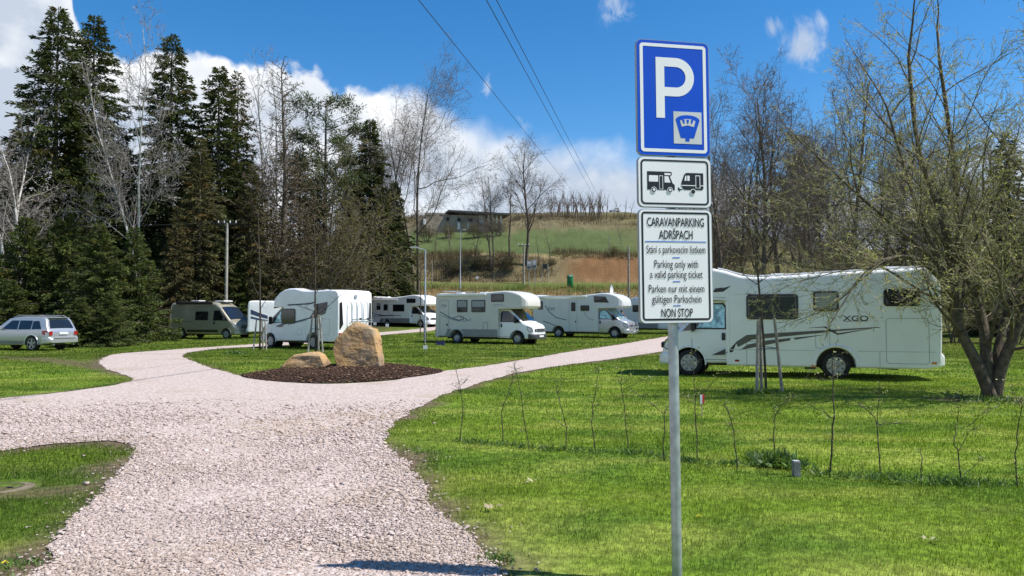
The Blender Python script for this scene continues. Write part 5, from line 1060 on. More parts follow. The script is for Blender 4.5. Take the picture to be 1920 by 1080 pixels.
# wood behind the long motorhome
for k, (key, px, yt, Y, wd, lb) in enumerate((('a', 1362, 212, 62, .8, 'leafless tree whose trunk stands just right of the sign'), ('c', 1432, 185, 60, .8, 'tallest leafless tree behind the motorhome with a crooked trunk'), ('d', 1458, 250, 66, 1.0, 'slim leafless tree right of the crooked trunk one'), ('b', 1520, 215, 60, .8, 'leafless tree with a straight dark trunk behind the motorhome roof'), ('a', 1590, 150, 57, .8, 'leafless tree behind the willow branches, left of the big willow'), ('a', 1395, 300, 72, .8, 'brushy leafless tree low behind the sign'), ('b', 1760, 260, 62, .8, 'leafless tree seen through the willow crown'), ('e', 1560, 360, 80, 1.3, 'brushy tree far back between the straight trunks'), ('c', 1840, 240, 62, .9, 'spreading leafless tree behind the willow trunk'), ('e', 1345, 380, 84, 1.2, 'brushy tree far back beside the sign'), ('e', 1715, 390, 78, 1.4, 'brushy tree far back at the right'), ('a', 1905, 260, 66, .9, 'leafless tree behind the willow at the right edge'), ('a', 1410, 265, 70, .9, 'leafless tree in the second row left of the crooked trunk'), ('c', 1492, 245, 68, .9, 'spreading leafless tree in the second row above the motorhome window'), ('b', 1560, 235, 66, .9, 'upright leafless tree in the second row above the motorhome lettering'), ('a', 1650, 235, 64, .9, 'leafless tree in the second row above the motorhome rear'), ('c', 1705, 270, 66, .9, 'spreading leafless tree in the second row left of the willow'), ('b', 1350, 285, 76, 1.0, 'leafless tree in the second row partly behind the sign'))):
    tree(BT, key, lb, px, yt, Y, k * 2.3, GR_, wd)
tree(SP, 'tall2', 'dark spruce behind the willow at the right edge', 1893, 240, 50, .9, 'conifers at the right', 1.1); tree(SP, 'tall', 'dark spruce half hidden at the far right behind the willow', 1985, 230, 54, 2.2, 'conifers at the right', 1.0); tree(SP, 'pine', 'pine crown far back between the leafless trees', 1500, 255, 86, .9, 'conifers at the right', .9)
for k, (px, yt, Y) in enumerate(((1380, 465, 55), (1450, 470, 52), (1530, 472, 54), (1610, 470, 50), (1700, 475, 48), (1790, 485, 44), (1900, 485, 42))): tree(BT, 'hazel', ['low twiggy bush beside the sign behind the motorhome cab', 'low twiggy bush behind the motorhome side window', 'low twiggy bush behind the middle of the motorhome roof', 'low twiggy bush behind the lettering end of the motorhome', 'low twiggy bush behind the motorhome rear', 'low twiggy bush left of the willow trunk', 'low twiggy bush right of the willow trunk'][k], px, yt, Y, k * 1.1, 'low bushes behind the long motorhome', 1.1)

# ---- the big willow on the right
def willow():
    base = G(1862, 748); t = thing('willow_tree', 'large budding willow with several leaning trunks at the right edge', 'tree', (base.x, base.y, -.05))
    lv = [dict(step=.35, wob=.05, up=.01, end=.30), dict(n=12, t0=.25, ang=42, angt=8, abs=2.9, len=.5, rad=.52, step=.3, wob=.13, up=.03, end=.25, ref=2.2, shape=lambda t: 1.1 - .5 * t), dict(n=8, t0=.12, ang=38, len=.5, rad=.5, step=.22, wob=.15, up=.02, end=.35, ref=1.0), dict(n=6, t0=.1, ang=38, len=.55, rad=.55, step=.16, wob=.16, up=.02, end=.5, ref=.45), dict(n=3, t0=.2, ang=32, len=.6, rad=.7, step=.14, wob=.14, up=.02, end=.7, min=.0045)]
    b = Bare(77, lv)
    def limb(pts, r0, r1):
        """a hand-placed main stem: points relative to the base"""
        P_ = [Vector(p) for p in pts]; fine = []
        for i in range(len(P_) - 1):
            a, c = P_[i], P_[i + 1]; pr_ = P_[max(0, i - 1)]; nx_ = P_[min(len(P_) - 1, i + 2)]
            for k in range(5):
                q = k / 5; fine.append(0.5 * ((2 * a) + (c - pr_) * q + (2 * pr_ - 5 * a + 4 * c - nx_) * q * q + (3 * a - pr_ - 3 * c + nx_) * q ** 3))
        fine.append(P_[-1]); n = len(fine) - 1; rr = [r0 + (r1 - r0) * (i / n) ** .8 for i in range(n + 1)]; b.tubes.append((fine, rr, 10)); L = sum((fine[i + 1] - fine[i]).length for i in range(n))
        c = lv[1]; k = int(15 * L / 5); az = b.r.random() * 6
        for j in range(k):
            q = .26 + .74 * (j + b.r.random()) / k; i = min(n - 1, int(q * n)); d = (fine[i + 1] - fine[i]).normalized(); az += 2.4; ang = R(46 + b.r.gauss(0, 10)); o = Matrix.Rotation(az, 3, d) @ d.orthogonal().normalized()
            b.branch(fine[i], d * math.cos(ang) + o * math.sin(ang) + Vector((0, 0, .15)), 3.1 * (1.1 - .5 * q) * (.6 + .7 * b.r.random()), max(.014, rr[i] * .36), 1)
        b.branch(fine[-1], fine[-1] - fine[-2], 1.6, r1, 1)
    limb([(0, 0, 0), (-.28, .0, .7), (-.62, .05, 1.5), (-.72, .0, 2.3), (-.95, -.1, 3.4), (-1.3, .1, 5.0), (-1.4, .2, 6.8)], .13, .03)
    limb([(-.02, .1, 0), (-.02, .15, .8), (.0, .3, 1.6), (-.25, .5, 3.0), (-.2, .8, 4.8), (-.4, .9, 7.0)], .14, .03)
    limb([(.05, .05, 0), (.15, 0, .6), (.38, -.1, 1.3), (.75, -.2, 2.4), (.8, -.3, 3.9), (1.1, -.5, 5.8), (1.1, -.4, 7.4)], .14, .03)
    limb([(.1, .15, .5), (.5, .4, 1.5), (1.1, .7, 2.8), (1.7, .9, 4.6), (2.1, 1.0, 6.4)], .10, .025)
    limb([(-.66, .05, 1.7), (-1.2, -.3, 2.7), (-1.75, -.5, 4.0), (-2.2, -.5, 5.6)], .06, .02)
    limb([(-.68, .02, 2.0), (-1.4, -.5, 2.5), (-2.0, -.9, 2.72), (-2.6, -1.1, 2.65), (-3.0, -1.2, 2.4)], .055, .018)
    limb([(-.75, .0, 2.4), (-1.5, .2, 3.2), (-2.3, .2, 3.9), (-2.9, .1, 4.4)], .05, .018)
    ps = b.meshes('t', M_wbark, mat('willow_twigs', (.25, .215, .12), .8, var=.2, scale=3, attr='tint')); ps.append(b.buds('leaves', M_wleaf, 36000, .042, .016, 5))
    for o in ps: o.parent = t
    return t
willow()
# ------------------------------------------------------------ parking sign in the foreground
def sign():
    base = Vector((.994, 4.68, 0)); YAW = R(12)
    t = thing('parking_sign', 'tall blue parking sign on a grey pole with two white plates below it', 'sign', base, YAW); t.rotation_euler = (0, R(-.55), YAW)
    t.location.z = -.02
    pole = MB().lathe([(.0305, 0), (.0305, 3.24), (.028, 3.255), (.001, 3.258)], 24).build('pole', M_galv, t, 40)
    blue = mat('sign_blue', (.0, .082, .60), .6, var=.03, scale=3, spec=.2); wht = mat('sign_white', (.88, .88, .88), .5, var=.012, scale=3, spec=.3); blk = mat('sign_black', (.014, .014, .016), .4, var=.05); gry = mat('sign_grey_rim', (.33, .35, .37), .4, .5, var=.05); pale = mat('sign_pale_grey', (.62, .63, .63), .45, var=.03)
    yf = -.062           # front face of the plates
    def plate(z0, z1, w, m, nm, label, off=0):
        p = MB().slab([(x + off, yf, z) for x, z in rrect(-w / 2, w / 2, z0, z1, .035, 6)], [(x + off, yf + .022, z) for x, z in rrect(-w / 2, w / 2, z0, z1, .035, 6)]).build(nm, gry, t, 35); p['label'] = label
        lay(rrect(-w / 2 + .004 + off, w / 2 - .004 + off, z0 + .004, z1 - .004, .032, 6), m, p, .0012, 'face')
        for z in (z0 + .08, z1 - .08): MB().box((0, yf + .036, z), (.10, .028, .03)).build('bracket', M_galv, p, 35)
        return p
    def lay(pts, m, par, d, nm): return MB().slab([(x, yf - d, z) for x, z in pts], [(x, yf - d + .0009, z) for x, z in pts]).build(nm, m, par, None)
    def ring(a, b, m, par, d, nm):
        n = len(a); mb = MB(); mb.add([(x, yf - d, z) for x, z in a] + [(x, yf - d, z) for x, z in b], [(i, (i + 1) % n, n + (i + 1) % n, n + i) for i in range(n)]); return mb.build(nm, m, par, None)
    def words(txt, z, w, h, m, par, bold=0, nm='lettering', x=0, d=.0035):
        vs, fs = text_mesh(txt, w, h, 0, 1, bold); return MB().add([(a + x, yf - d, z + b) for a, b in vs], fs).build(nm, m, par, None)
    w = .473
    # blue P plate
    p = plate(2.585, 3.29, w, blue, 'parking_plate', 'blue plate with white letter P and a meter symbol')
    ring(rrect(-w / 2 + .022, w / 2 - .022, 2.607, 3.268, .022, 6), rrect(-w / 2 + .042, w / 2 - .042, 2.627, 3.248, .006, 6), wht, p, .0024, 'border')
    # letter P: stem and bowl with a hole
    sx0, sw, zb, ztp = -.113, .055, 2.815, 3.185; hb = .236; r1 = hb / 2; cx = sx0 + .130; cz = ztp - r1; r2 = r1 - .055
    out = [(cx + r1 * math.cos(R(a)), cz + r1 * math.sin(R(a))) for a in range(90, -91, -9)]; inn = [(cx + r2 * math.cos(R(a)), cz + r2 * math.sin(R(a))) for a in range(90, -91, -9)]
    mb = MB(); o_, i_ = [(sx0 + sw, ztp)] + out + [(sx0 + sw, cz - r1)], [(sx0 + sw, cz + r2)] + inn + [(sx0 + sw, cz - r2)]; n = len(o_)
    mb.add([(x, yf - .0026, z) for x, z in o_] + [(x, yf - .0026, z) for x, z in i_], [(k, k + 1, n + k + 1, n + k) for k in range(n - 1)]); mb.add([(x, yf - .0026, z) for x, z in ((sx0, zb), (sx0 + sw, zb), (sx0 + sw, ztp), (sx0, ztp))], [(0, 1, 2, 3)])
    mb.build('letter_p', wht, p, None)
    mx0, mx1, mz0, mz1 = -.003, .180, 2.662, 2.858; lay([(mx0, mz0), (mx1, mz0), (mx1, mz1), (mx0, mz1)], pale, p, .0026, 'meter_panel'); mc = (mx0 + mx1) / 2
    fan = [(mc - .046, mz0 + .035), (mc - .016, mz0 + .035), (mc - .016, mz0 + .015), (mc + .010, mz0 + .015), (mc + .010, mz0 + .035), (mc + .040, mz0 + .035), (mc + .078, mz1 - .05)] + [(mc + .078 * math.sin(R(a)), mz1 - .052 + .032 * math.cos(R(a))) for a in range(80, -81, -16)] + [(mc - .078, mz1 - .05)]
    lay(fan, blue, p, .0036, 'meter_symbol')
    arc = [(mc + .052 * math.sin(R(a)), mz1 - .062 + .018 * math.cos(R(a))) for a in range(75, -76, -15)] + [(mc - .040, mz1 - .092), (mc, mz1 - .083), (mc + .040, mz1 - .092)]; lay(arc, pale, p, .0046, 'meter_window')
    for a in (-.030, 0, .030): lay([(mc + a - .008, mz1 - .048), (mc + a + .008, mz1 - .048), (mc + a * .8 + .004, mz1 - .072), (mc + a * .8 - .004, mz1 - .072)], blue, p, .0056, 'meter_mark')
    # motorhome and caravan plate
    p = plate(2.272, 2.578, w, wht, 'vehicle_plate', 'white plate with black motorhome and caravan symbols')
    ring(rrect(-w / 2 + .017, w / 2 - .017, 2.289, 2.561, .026, 6), rrect(-w / 2 + .028, w / 2 - .028, 2.300, 2.550, .017, 6), blk, p, .0024, 'border')
    k = .00345; ox, oz = -.178, 2.378          # pixels of the symbol to metres
    q = lambda pts: [(ox + x * k, oz + z * k) for x, z in pts]
    lay(q([(0, 0), (51, 0), (51, 9), (47, 12), (42, 24), (44, 25), (46, 27), (46, 30), (44, 32), (0, 32)]), blk, p, .0026, 'motorhome_symbol')
    for pts in ([(3, 14), (20, 14), (20, 25), (3, 25)], [(22, 1), (29, 1), (29, 25), (22, 25)], [(32, 13), (43, 13), (39, 24), (32, 24)], [(32, 26), (43, 26), (44, 28), (43, 29.5), (32, 29.5)]): lay(q(pts), wht, p, .0034, 'symbol_window')
    lay(q([(23, 2), (28, 2), (28, 24), (23, 24)]), blk, p, .0042, 'symbol_door')
    for cx_ in (12, 42): 
        lay(q([(cx_ + 5 * math.cos(R(a)), 0 + 5 * math.sin(R(a))) for a in range(0, 360, 20)]), wht, p, .005, 'symbol_wheel'); lay(q([(cx_ + 4 * math.cos(R(a)), 0 + 4 * math.sin(R(a))) for a in range(0, 360, 20)]), blk, p, .0058, 'symbol_wheel'); lay(q([(cx_ + 2.3 * math.cos(R(a)), 0 + 2.3 * math.sin(R(a))) for a in range(0, 360, 20)]), wht, p, .0066, 'symbol_wheel')
    ox = .026
    lay(q([(8, 2), (4, 8), (4, 12), (10, 28), (14, 31), (46, 31), (46, 4), (44, 1), (10, 1)]), blk, p, .0026, 'caravan_symbol'); lay(q([(4, 8), (46, 8), (46, 9.4), (4, 9.4)]), wht, p, .0034, 'symbol_line')
    for pts in ([(10, 17), (14, 17), (14, 26), (12, 26)], [(15.5, 17), (20, 17), (20, 26), (15.5, 26)], [(31, 4), (40, 4), (40, 27), (31, 27)]): lay(q(pts), wht, p, .0034, 'symbol_window')
    lay(q([(32.4, 5), (38.6, 5), (38.6, 25.6), (32.4, 25.6)]), blk, p, .0042, 'symbol_door'); lay(q([(26 + 5 * math.cos(R(a)), -2 + 5 * math.sin(R(a))) for a in range(0, 360, 20)]), wht, p, .005, 'symbol_wheel'); lay(q([(26 + 3.8 * math.cos(R(a)), -2 + 3.8 * math.sin(R(a))) for a in range(0, 360, 20)]), blk, p, .0058, 'symbol_wheel')
    lay(q([(-2, 0), (6, 1), (6, 2.6), (1, 2.2), (0, 5), (-2, 5)]), blk, p, .0026, 'symbol_hitch'); lay(q([(0, -2), (1.6, -2), (1.6, 1), (0, 1)]), blk, p, .0026, 'symbol_hitch')
    # text plate
    p = plate(1.575, 2.262, w, wht, 'text_plate', 'white plate with black lettering in three languages')
    ring(rrect(-w / 2 + .017, w / 2 - .017, 1.592, 2.245, .022, 6), rrect(-w / 2 + .029, w / 2 - .029, 1.604, 2.233, .008, 6), blk, p, .0024, 'border')
    for txt, z, wd, h, b in (('CARAVANPARKING', 2.158, .368, .052, .010), ('ADRŠPACH', 2.082, .218, .052, .010), ('Stání s parkovacím lístkem', 1.996, .380, .046, 0), ('Parking only with', 1.908, .282, .047, 0), ('a valid parking ticket', 1.846, .338, .047, 0), ('Parken nur mit einem', 1.760, .358, .047, 0), ('gültigen Parkschein', 1.698, .318, .047, 0), ('NON STOP', 1.613, .202, .050, .010)): words(txt, z, wd, h, blk, p, b + .003)
    for z, wd in ((2.066, .395), (1.970, .048), (1.826, .048), (1.681, .048)): lay([(-wd / 2, z - .0022), (wd / 2, z - .0022), (wd / 2, z + .0022), (-wd / 2, z + .0022)], mat('sign_blue_line', (.03, .16, .60), .4), p, .003, 'rule_line')
sign()

# ------------------------------------------------------------ boulders
def boulder(name, label, px, base_y, sil, depth, seed, m, ridge=None):
    """sil: front outline (x, z) in metres; the mass is a hull over front, middle and back outlines"""
    c = G(px, base_y); rg = random.Random(seed); bm = bmesh.new(); cxm = sum(p[0] for p in sil) / len(sil)
    for y, s, dz in ((0, .90, .96), (.34 * depth, 1.0, 1.0), (depth, .72, .8)):
        for x, z in sil: bm.verts.new((cxm + (x - cxm) * s + rg.uniform(-.04, .04), y + rg.uniform(-.09, .09) * depth + (z * .14 if y < .2 * depth else 0), max(-.08, z * dz + rg.uniform(-.02, .02))))
    r = bmesh.ops.convex_hull(bm, input=bm.verts[:]); bmesh.ops.delete(bm, geom=[v_ for v_ in bm.verts if not v_.link_faces], context='VERTS')
    bmesh.ops.triangulate(bm, faces=bm.faces[:])
    for _ in range(4): bmesh.ops.subdivide_edges(bm, edges=[e for e in bm.edges if e.calc_length() > .10], cuts=1, use_grid_fill=True)
    bmesh.ops.smooth_vert(bm, verts=bm.verts, factor=.1, use_axis_x=True, use_axis_y=True, use_axis_z=True)
    bm.normal_update(); from mathutils import noise as mn
    for v_ in bm.verts:
        q = v_.co; n = mn.fractal(q * 2.2 + Vector((seed, 0, 0)), .9, 2.1, 4) * .022 + (abs(mn.noise(q * 3.1 + Vector((0, seed, 3)))) - .25) * .035 + mn.noise(q * 11) * .010
        st = math.sin(q.z * 9 + q.x * 3.5 + seed + 2 * mn.noise(q * 1.5)) * .012; v_.co = q + v_.normal * (n + st)
    me = bpy.data.meshes.new(name); bm.to_mesh(me); bm.free(); me.materials.append(m); me.polygons.foreach_set('use_smooth', [True] * len(me.polygons)); me.set_sharp_from_angle(angle=R(18))
    o = bpy.data.objects.new(name, me); COL.objects.link(o); o.location = (c.x, c.y, .0); tag(o, label, 'boulder', 'sandstone boulders on the mulch bed'); return o
def rock_mat():
    m = mat('sandstone', (.44, .27, .115), .9, scale=2.2, col2=(.31, .235, .155), bump=1.0, bscale=9, spec=.15, bdist=.05); nt = m.node_tree; b = nt.nodes['Principled BSDF']; src = b.inputs['Base Color'].links[0].from_socket
    tc = [n for n in nt.nodes if n.type == 'TEX_COORD'][0]; n = N(nt, 'ShaderNodeTexNoise'); n.inputs['Scale'].default_value = 7; n.inputs['Detail'].default_value = 9; n.inputs['Roughness'].default_value = .7; nt.links.new(tc.outputs['Object'], n.inputs['Vector'])
    c = mixc(nt, smooth_(nt, n.outputs[0], .5, .72), src, (.50, .38, .22)); n2 = N(nt, 'ShaderNodeTexNoise'); n2.inputs['Scale'].default_value = 3.2; n2.inputs['Detail'].default_value = 8; nt.links.new(tc.outputs['Object'], n2.inputs['Vector'])
    c = mixc(nt, smooth_(nt, n2.outputs[0], .56, .70, 0, .8), c, (.19, .115, .06)); nt.links.new(c, b.inputs['Base Color']); return m
M_rock = rock_mat(); k = .00346
sil = [((x - 980) * k, (880 - y) * k) for x, y in ((815, 882), (790, 800), (756, 690), (770, 625), (880, 530), (930, 482), (975, 468), (1085, 500), (1132, 530), (1165, 600), (1190, 700), (1215, 830), (1205, 860), (1140, 878))]
boulder('boulder', 'tall tan sandstone boulder standing on the mulch bed', 667, 694, sil, 1.05, 3, M_rock)
sil = [((x - 540) * k, (885 - y) * k) for x, y in ((325, 880), (335, 845), (415, 755), (450, 738), (640, 728), (690, 745), (755, 820), (745, 850), (500, 886))]
boulder('boulder', 'low tan boulder lying beside the tall one on the mulch', 569, 697, sil, .8, 8, M_rock)

# ------------------------------------------------------------ whips of the new hedge, staked trees
def poly_px(pts, Y): return [P(x, y, Y) for x, y in pts]
M_whip = mat('hedge_whip_bark', (.06, .045, .03), .8, var=.2, scale=20); M_bud = mat('opening_buds', (.34, .40, .16), .6, scale=20, col2=(.45, .46, .26), attr='tint', trans=.4)
def whip(base_px, tops, label, r=.006, seed=0, buds=26):
    """tops: list of polylines in picture coordinates, bent a little in depth"""
    b = G(*base_px); t = thing('hedge_whip', label, 'sapling', (b.x, b.y, b.z), 0, 'newly planted hedge whips'); rg = np.random.default_rng(seed); pts_all = []
    for n, line in enumerate(tops):
        pts = []
        for i, (x, y) in enumerate(line):
            p = P(x, y, b.y + (0 if n == 0 and i == 0 else rg.normal(0, .03))) - b; pts.append(p)
        fine = [pts[0]]
        for i in range(len(pts) - 1):
            for q in (.33, .66, 1): fine.append(pts[i].lerp(pts[i + 1], q) + Vector(rg.normal(0, .006, 3)) * (1 if q < 1 else 0))
        if n == 0: fine[0].z -= .03
        m = len(fine); r0 = r if n == 0 else r * .55; MB().tube(fine, [max(.0018, r0 * (1 - .7 * i / m)) for i in range(m)], 6).build('stem' if n == 0 else 'branch', M_whip, t, 60)
        pts_all += fine[2:] if n == 0 else fine[1:]
        # side twigs
    sp, ep = [], []
    for _ in range(buds):
        p = pts_all[rg.integers(0, len(pts_all))]; d = rg.normal(0, 1, 3); d[2] = abs(d[2]) * .7; d /= np.linalg.norm(d); L = rg.uniform(.04, .15); sp.append(np.array(p)); ep.append(np.array(p) + d * L)
    sp, ep = np.array(sp), np.array(ep); v, f = seg_prisms(sp, ep, np.full(len(sp), .0022), np.full(len(sp), .0012)); npmesh('twigs', v, f, M_whip, t, kind='stuff')
    kk = rg.integers(0, len(ep), buds * 2); p = sp[kk] + (ep - sp)[kk] * rg.uniform(.4, 1.05, len(kk))[:, None]; v, f = leaf_quads(p, rg.normal(0, 1, (len(kk), 3)) + np.array([0, 0, .6]), rg.uniform(.012, .028, len(kk)), rg.uniform(.008, .016, len(kk)), rg); npmesh('buds', v, f, M_bud, t, tint=np.repeat(rg.uniform(.7, 1.3, len(kk)), 4), kind='stuff')
    return t
WH = [((863, 828), [[(863, 828), (868, 760), (862, 720), (856, 698), (853, 680)], [(866, 735), (848, 722)], [(864, 722), (874, 714)]], 'leftmost thin whip of the new hedge, slightly curved'),
 ((943, 832), [[(943, 832), (940, 772), (955, 730), (966, 690), (965, 672)], [(956, 728), (968, 700), (975, 690)]], 'whip with a sharp kink to the right, second from the left'),
 ((991, 842), [[(991, 842), (983, 790), (977, 740), (968, 700), (962, 680)], [(980, 760), (990, 742)]], 'straight whip leaning left, third from the left'),
 ((1061, 846), [[(1061, 846), (1063, 802), (1052, 765), (1043, 730), (1046, 715)], [(1062, 803), (1045, 790), (1030, 780)], [(1045, 738), (1056, 712)]], 'whip forking at mid height, fourth from the left'),
 ((1119, 850), [[(1119, 850), (1109, 795), (1115, 745), (1122, 700), (1121, 690)], [(1112, 765), (1126, 752)]], 'upright whip bent left at its foot, fifth from the left'),
 ((1178, 842), [[(1178, 842), (1172, 780), (1164, 720), (1166, 700), (1158, 690)], [(1165, 722), (1178, 712), (1182, 698)], [(1170, 730), (1200, 715), (1235, 706)]], 'whip with a long side shoot, left of the sign pole'),
 ((1246, 866), [[(1246, 866), (1245, 775), (1254, 762)], [(1245, 776), (1215, 752), (1180, 728)]], 'forked whip right beside the sign pole'),
 ((1308, 868), [[(1308, 868), (1305, 800), (1304, 740), (1300, 690), (1297, 665)], [(1304, 745), (1330, 725), (1352, 700)], [(1304, 760), (1280, 740)]], 'tall whip just right of the sign pole'),
 ((1383, 878), [[(1383, 878), (1376, 810), (1366, 775), (1358, 758)], [(1374, 800), (1362, 792)]], 'thin whip between the pole and the grey marker post'),
 ((1452, 858), [[(1452, 858), (1450, 810), (1454, 780), (1470, 755), (1484, 745)], [(1454, 782), (1450, 765)]], 'curved whip above the weeds by the grey marker post'),
 ((1556, 892), [[(1556, 892), (1560, 830), (1564, 785), (1562, 735), (1561, 700), (1562, 668)], [(1563, 784), (1545, 772), (1518, 758)], [(1562, 712), (1535, 712), (1510, 710)], [(1562, 690), (1590, 682)], [(1562, 705), (1580, 700)]], 'tallest dark whip right of the grey marker post'),
 ((1651, 890), [[(1651, 890), (1645, 800), (1640, 782), (1628, 770), (1615, 762)], [(1645, 796), (1650, 740), (1650, 722)], [(1646, 796), (1680, 794), (1705, 792)]], 'whip forking into a wide Y right of the tallest'),
 ((1727, 906), [[(1727, 906), (1728, 870), (1727, 838)]], 'short bare stick of a whip without branches'),
 ((1803, 902), [[(1803, 902), (1797, 850), (1789, 825), (1795, 790), (1797, 765), (1788, 748)], [(1797, 846), (1815, 815), (1826, 798)], [(1808, 890), (1832, 870), (1838, 852)], [(1812, 800), (1845, 775), (1855, 762)]], 'bushy forked whip below the willow'),
 ((1909, 914), [[(1909, 914), (1903, 850), (1909, 800), (1917, 760), (1910, 745)], [(1916, 765), (1902, 740), (1894, 715)]], 'whip at the right edge of the view'),
 ((1452, 745), [[(1338, 742), (1338, 700)]], None)]
for i, (b, l, lb) in enumerate(WH):
    if lb: whip(b, l, lb, .0065 if i != 10 else .010, i, 40 if i in (7, 10, 11, 13, 14) else 24 if i != 12 else 2)
# weeds left standing along the hedge line
rg = np.random.default_rng(3); hp = [G(x, y) for x, y in ((850, 828), (1000, 842), (1120, 850), (1200, 854), (1320, 870), (1450, 872), (1560, 894), (1700, 905), (1800, 908), (1915, 912))]; P0, D0, LN, WD = [], [], [], []
for a, b in zip(hp, hp[1:]):
    m = int((b - a).length * 260); q = rg.uniform(0, 1, m)[:, None]; p = np.array(a) * (1 - q) + np.array(b) * q + np.stack([rg.normal(0, .05, m), rg.normal(0, .07, m), np.zeros(m)], 1); P0.append(p); D0.append(np.stack([rg.normal(0, .6, m), rg.normal(0, .6, m), rg.uniform(.3, 1.2, m)], 1)); LN.append(rg.uniform(.04, .11, m)); WD.append(rg.uniform(.006, .02, m))
for (x, y), rad, m, h in (((1445, 868), .16, 420, .15), ((1480, 875), .12, 200, .11), ((1180, 852), .10, 200, .06), ((1290, 865), .10, 160, .06), ((1660, 895), .13, 240, .05), ((1790, 905), .16, 320, .06), ((1395, 738), .14, 260, .12), ((1440, 738), .16, 260, .12), ((1460, 868), .2, 200, .1), ((440, 664), .35, 500, .16), ((1850, 752), .5, 300, .12), ((930, 1050), .12, 120, .05), ((20, 1060), .2, 160, .05)):
    c = G(x, y); P0.append(np.array(c) + np.stack([rg.normal(0, rad * .6, m), rg.normal(0, rad * .5, m), np.zeros(m)], 1)); D0.append(np.stack([rg.normal(0, .7, m), rg.normal(0, .7, m), rg.uniform(.3, 1.2, m)], 1)); LN.append(h * rg.uniform(.5, 1.3, m)); WD.append(h * rg.uniform(.15, .35, m))
P0, D0, LN, WD = map(np.concatenate, (P0, D0, LN, WD)); v, f = leaf_quads(P0, D0, LN, WD, rg); npmesh('weed_leaves', v, f, mat('weed_leaf', (.075, .15, .03), .6, scale=4, col2=(.12, .20, .04), attr='tint', trans=.3), tint=np.repeat(rg.uniform(.6, 1.35, len(P0)), 4), kind='stuff')
# dandelions and dry leaves on the lawn
def speck(px, py, label, col, name, cat, s=.05):
    c = G(px, py); mb = MB(); r = random.Random(px)
    for _ in range(5):
        a = r.random() * 6.28; l = s * (.7 + .6 * r.random()); o = Vector((r.uniform(-s, s), r.uniform(-s, s), .035)); e = Vector((math.cos(a), math.sin(a), .35)) * l; w_ = Vector((-math.sin(a), math.cos(a), 0)) * l * .3
        mb.add([o, o + e * .5 + w_, o + e, o + e * .5 - w_, o + e * .5 + Vector((0, 0, .004))], [(0, 1, 4), (1, 2, 4), (2, 3, 4), (3, 0, 4)])
    o = mb.build(name, mat(name, col, .7, trans=.2), None, None); o.location = c; tag(o, label, cat); return o
speck(1310, 976, 'yellow dandelion right of the sign pole in the foreground', (.75, .55, .02), 'dandelion', 'flower', .02); speck(8, 1066, 'yellow dandelion in the bottom left corner', (.75, .55, .02), 'yellow_dandelion', 'flower', .02)
speck(992, 910, 'dry pale leaf in the middle of the near lawn', (.45, .42, .24), 'dry_leaf', 'leaf', .05); speck(843, 863, 'small pale leaf near the first hedge whip', (.45, .42, .24), 'pale_leaf', 'leaf', .03); speck(930, 960, 'pale scattered wood chips on the lawn by the gravel edge', (.40, .33, .20), 'wood_chips', 'wood chips', .07); speck(1740, 1020, 'curled dry leaf at the lower right of the lawn', (.42, .40, .22), 'curled_leaf', 'leaf', .045); speck(735, 647, 'torn pale leaf on the lawn left of the number peg', (.40, .45, .22), 'torn_leaf', 'leaf', .12)

def staked_tree(base_px, label, stakes, trunk, brs, seed, straps=True, r=.022, sr=.035):
    b = G(*base_px); t = thing('staked_sapling', label, 'sapling', b, 0, 'young trees tied between stakes'); rg = np.random.default_rng(seed)
    for dx, dy, lx, ly, h in stakes: MB().tube([(dx, dy, -.05), (dx + lx, dy + ly, h)], [sr, sr * .9], 8).build('stake', M_wood, t, 45)
    pts = [P(x, y, b.y) - b for x, y in trunk]; pts[0].z -= .05; n = len(pts); MB().tube(pts, [r * (1 - .75 * i / n) for i in range(n)], 7).build('trunk', M_whip, t, 60)
    sp, ep = [], []
    for line in brs:
        q = [P(x, y, b.y + rg.normal(0, .25) * i) - b for i, (x, y) in enumerate(line)]; MB().tube(q, [r * .35 * (1 - .6 * i / len(q)) for i in range(len(q))], 5).build('branch', M_whip, t, 60)
        for _ in range(10): i = rg.integers(0, len(q) - 1); p = q[i].lerp(q[i + 1], rg.uniform()); d = rg.normal(0, 1, 3) + np.array([0, 0, .5]); sp.append(np.array(p)); ep.append(np.array(p) + d / np.linalg.norm(d) * rg.uniform(.15, .5))
    sp, ep = np.array(sp), np.array(ep); v, f = seg_prisms(sp, ep, np.full(len(sp), r * .14), np.full(len(sp), r * .08)); npmesh('twigs', v, f, M_whip, t, kind='stuff')
    if straps:
        for h in (stakes[0][4] * .60,):
            ring = [Vector((dx + lx * h / hh, dy + ly * h / hh, h + rg.normal(0, .03))) for dx, dy, lx, ly, hh in stakes]; MB().tube(ring + [ring[0]], .009, 6).build('tie_strap', M_black, t, 60)
    return t
staked_tree((1437, 735), 'thin young tree tied between three grey stakes in front of the long motorhome', [(-.22, -.05, .06, .04, 1.50), (.32, -.05, -.14, .03, 1.55), (.02, .38, -.04, -.1, 1.55)], [(1437, 735), (1432, 640), (1425, 560), (1420, 505), (1408, 440), (1400, 400), (1396, 350)], [[(1421, 520), (1430, 500), (1445, 470), (1452, 440)], [(1423, 535), (1400, 520), (1385, 505)], [(1423, 530), (1440, 518)], [(1410, 450), (1425, 420), (1430, 395)], [(1408, 440), (1392, 415), (1385, 390)], [(1426, 555), (1398, 550)]], 1, r=.028)
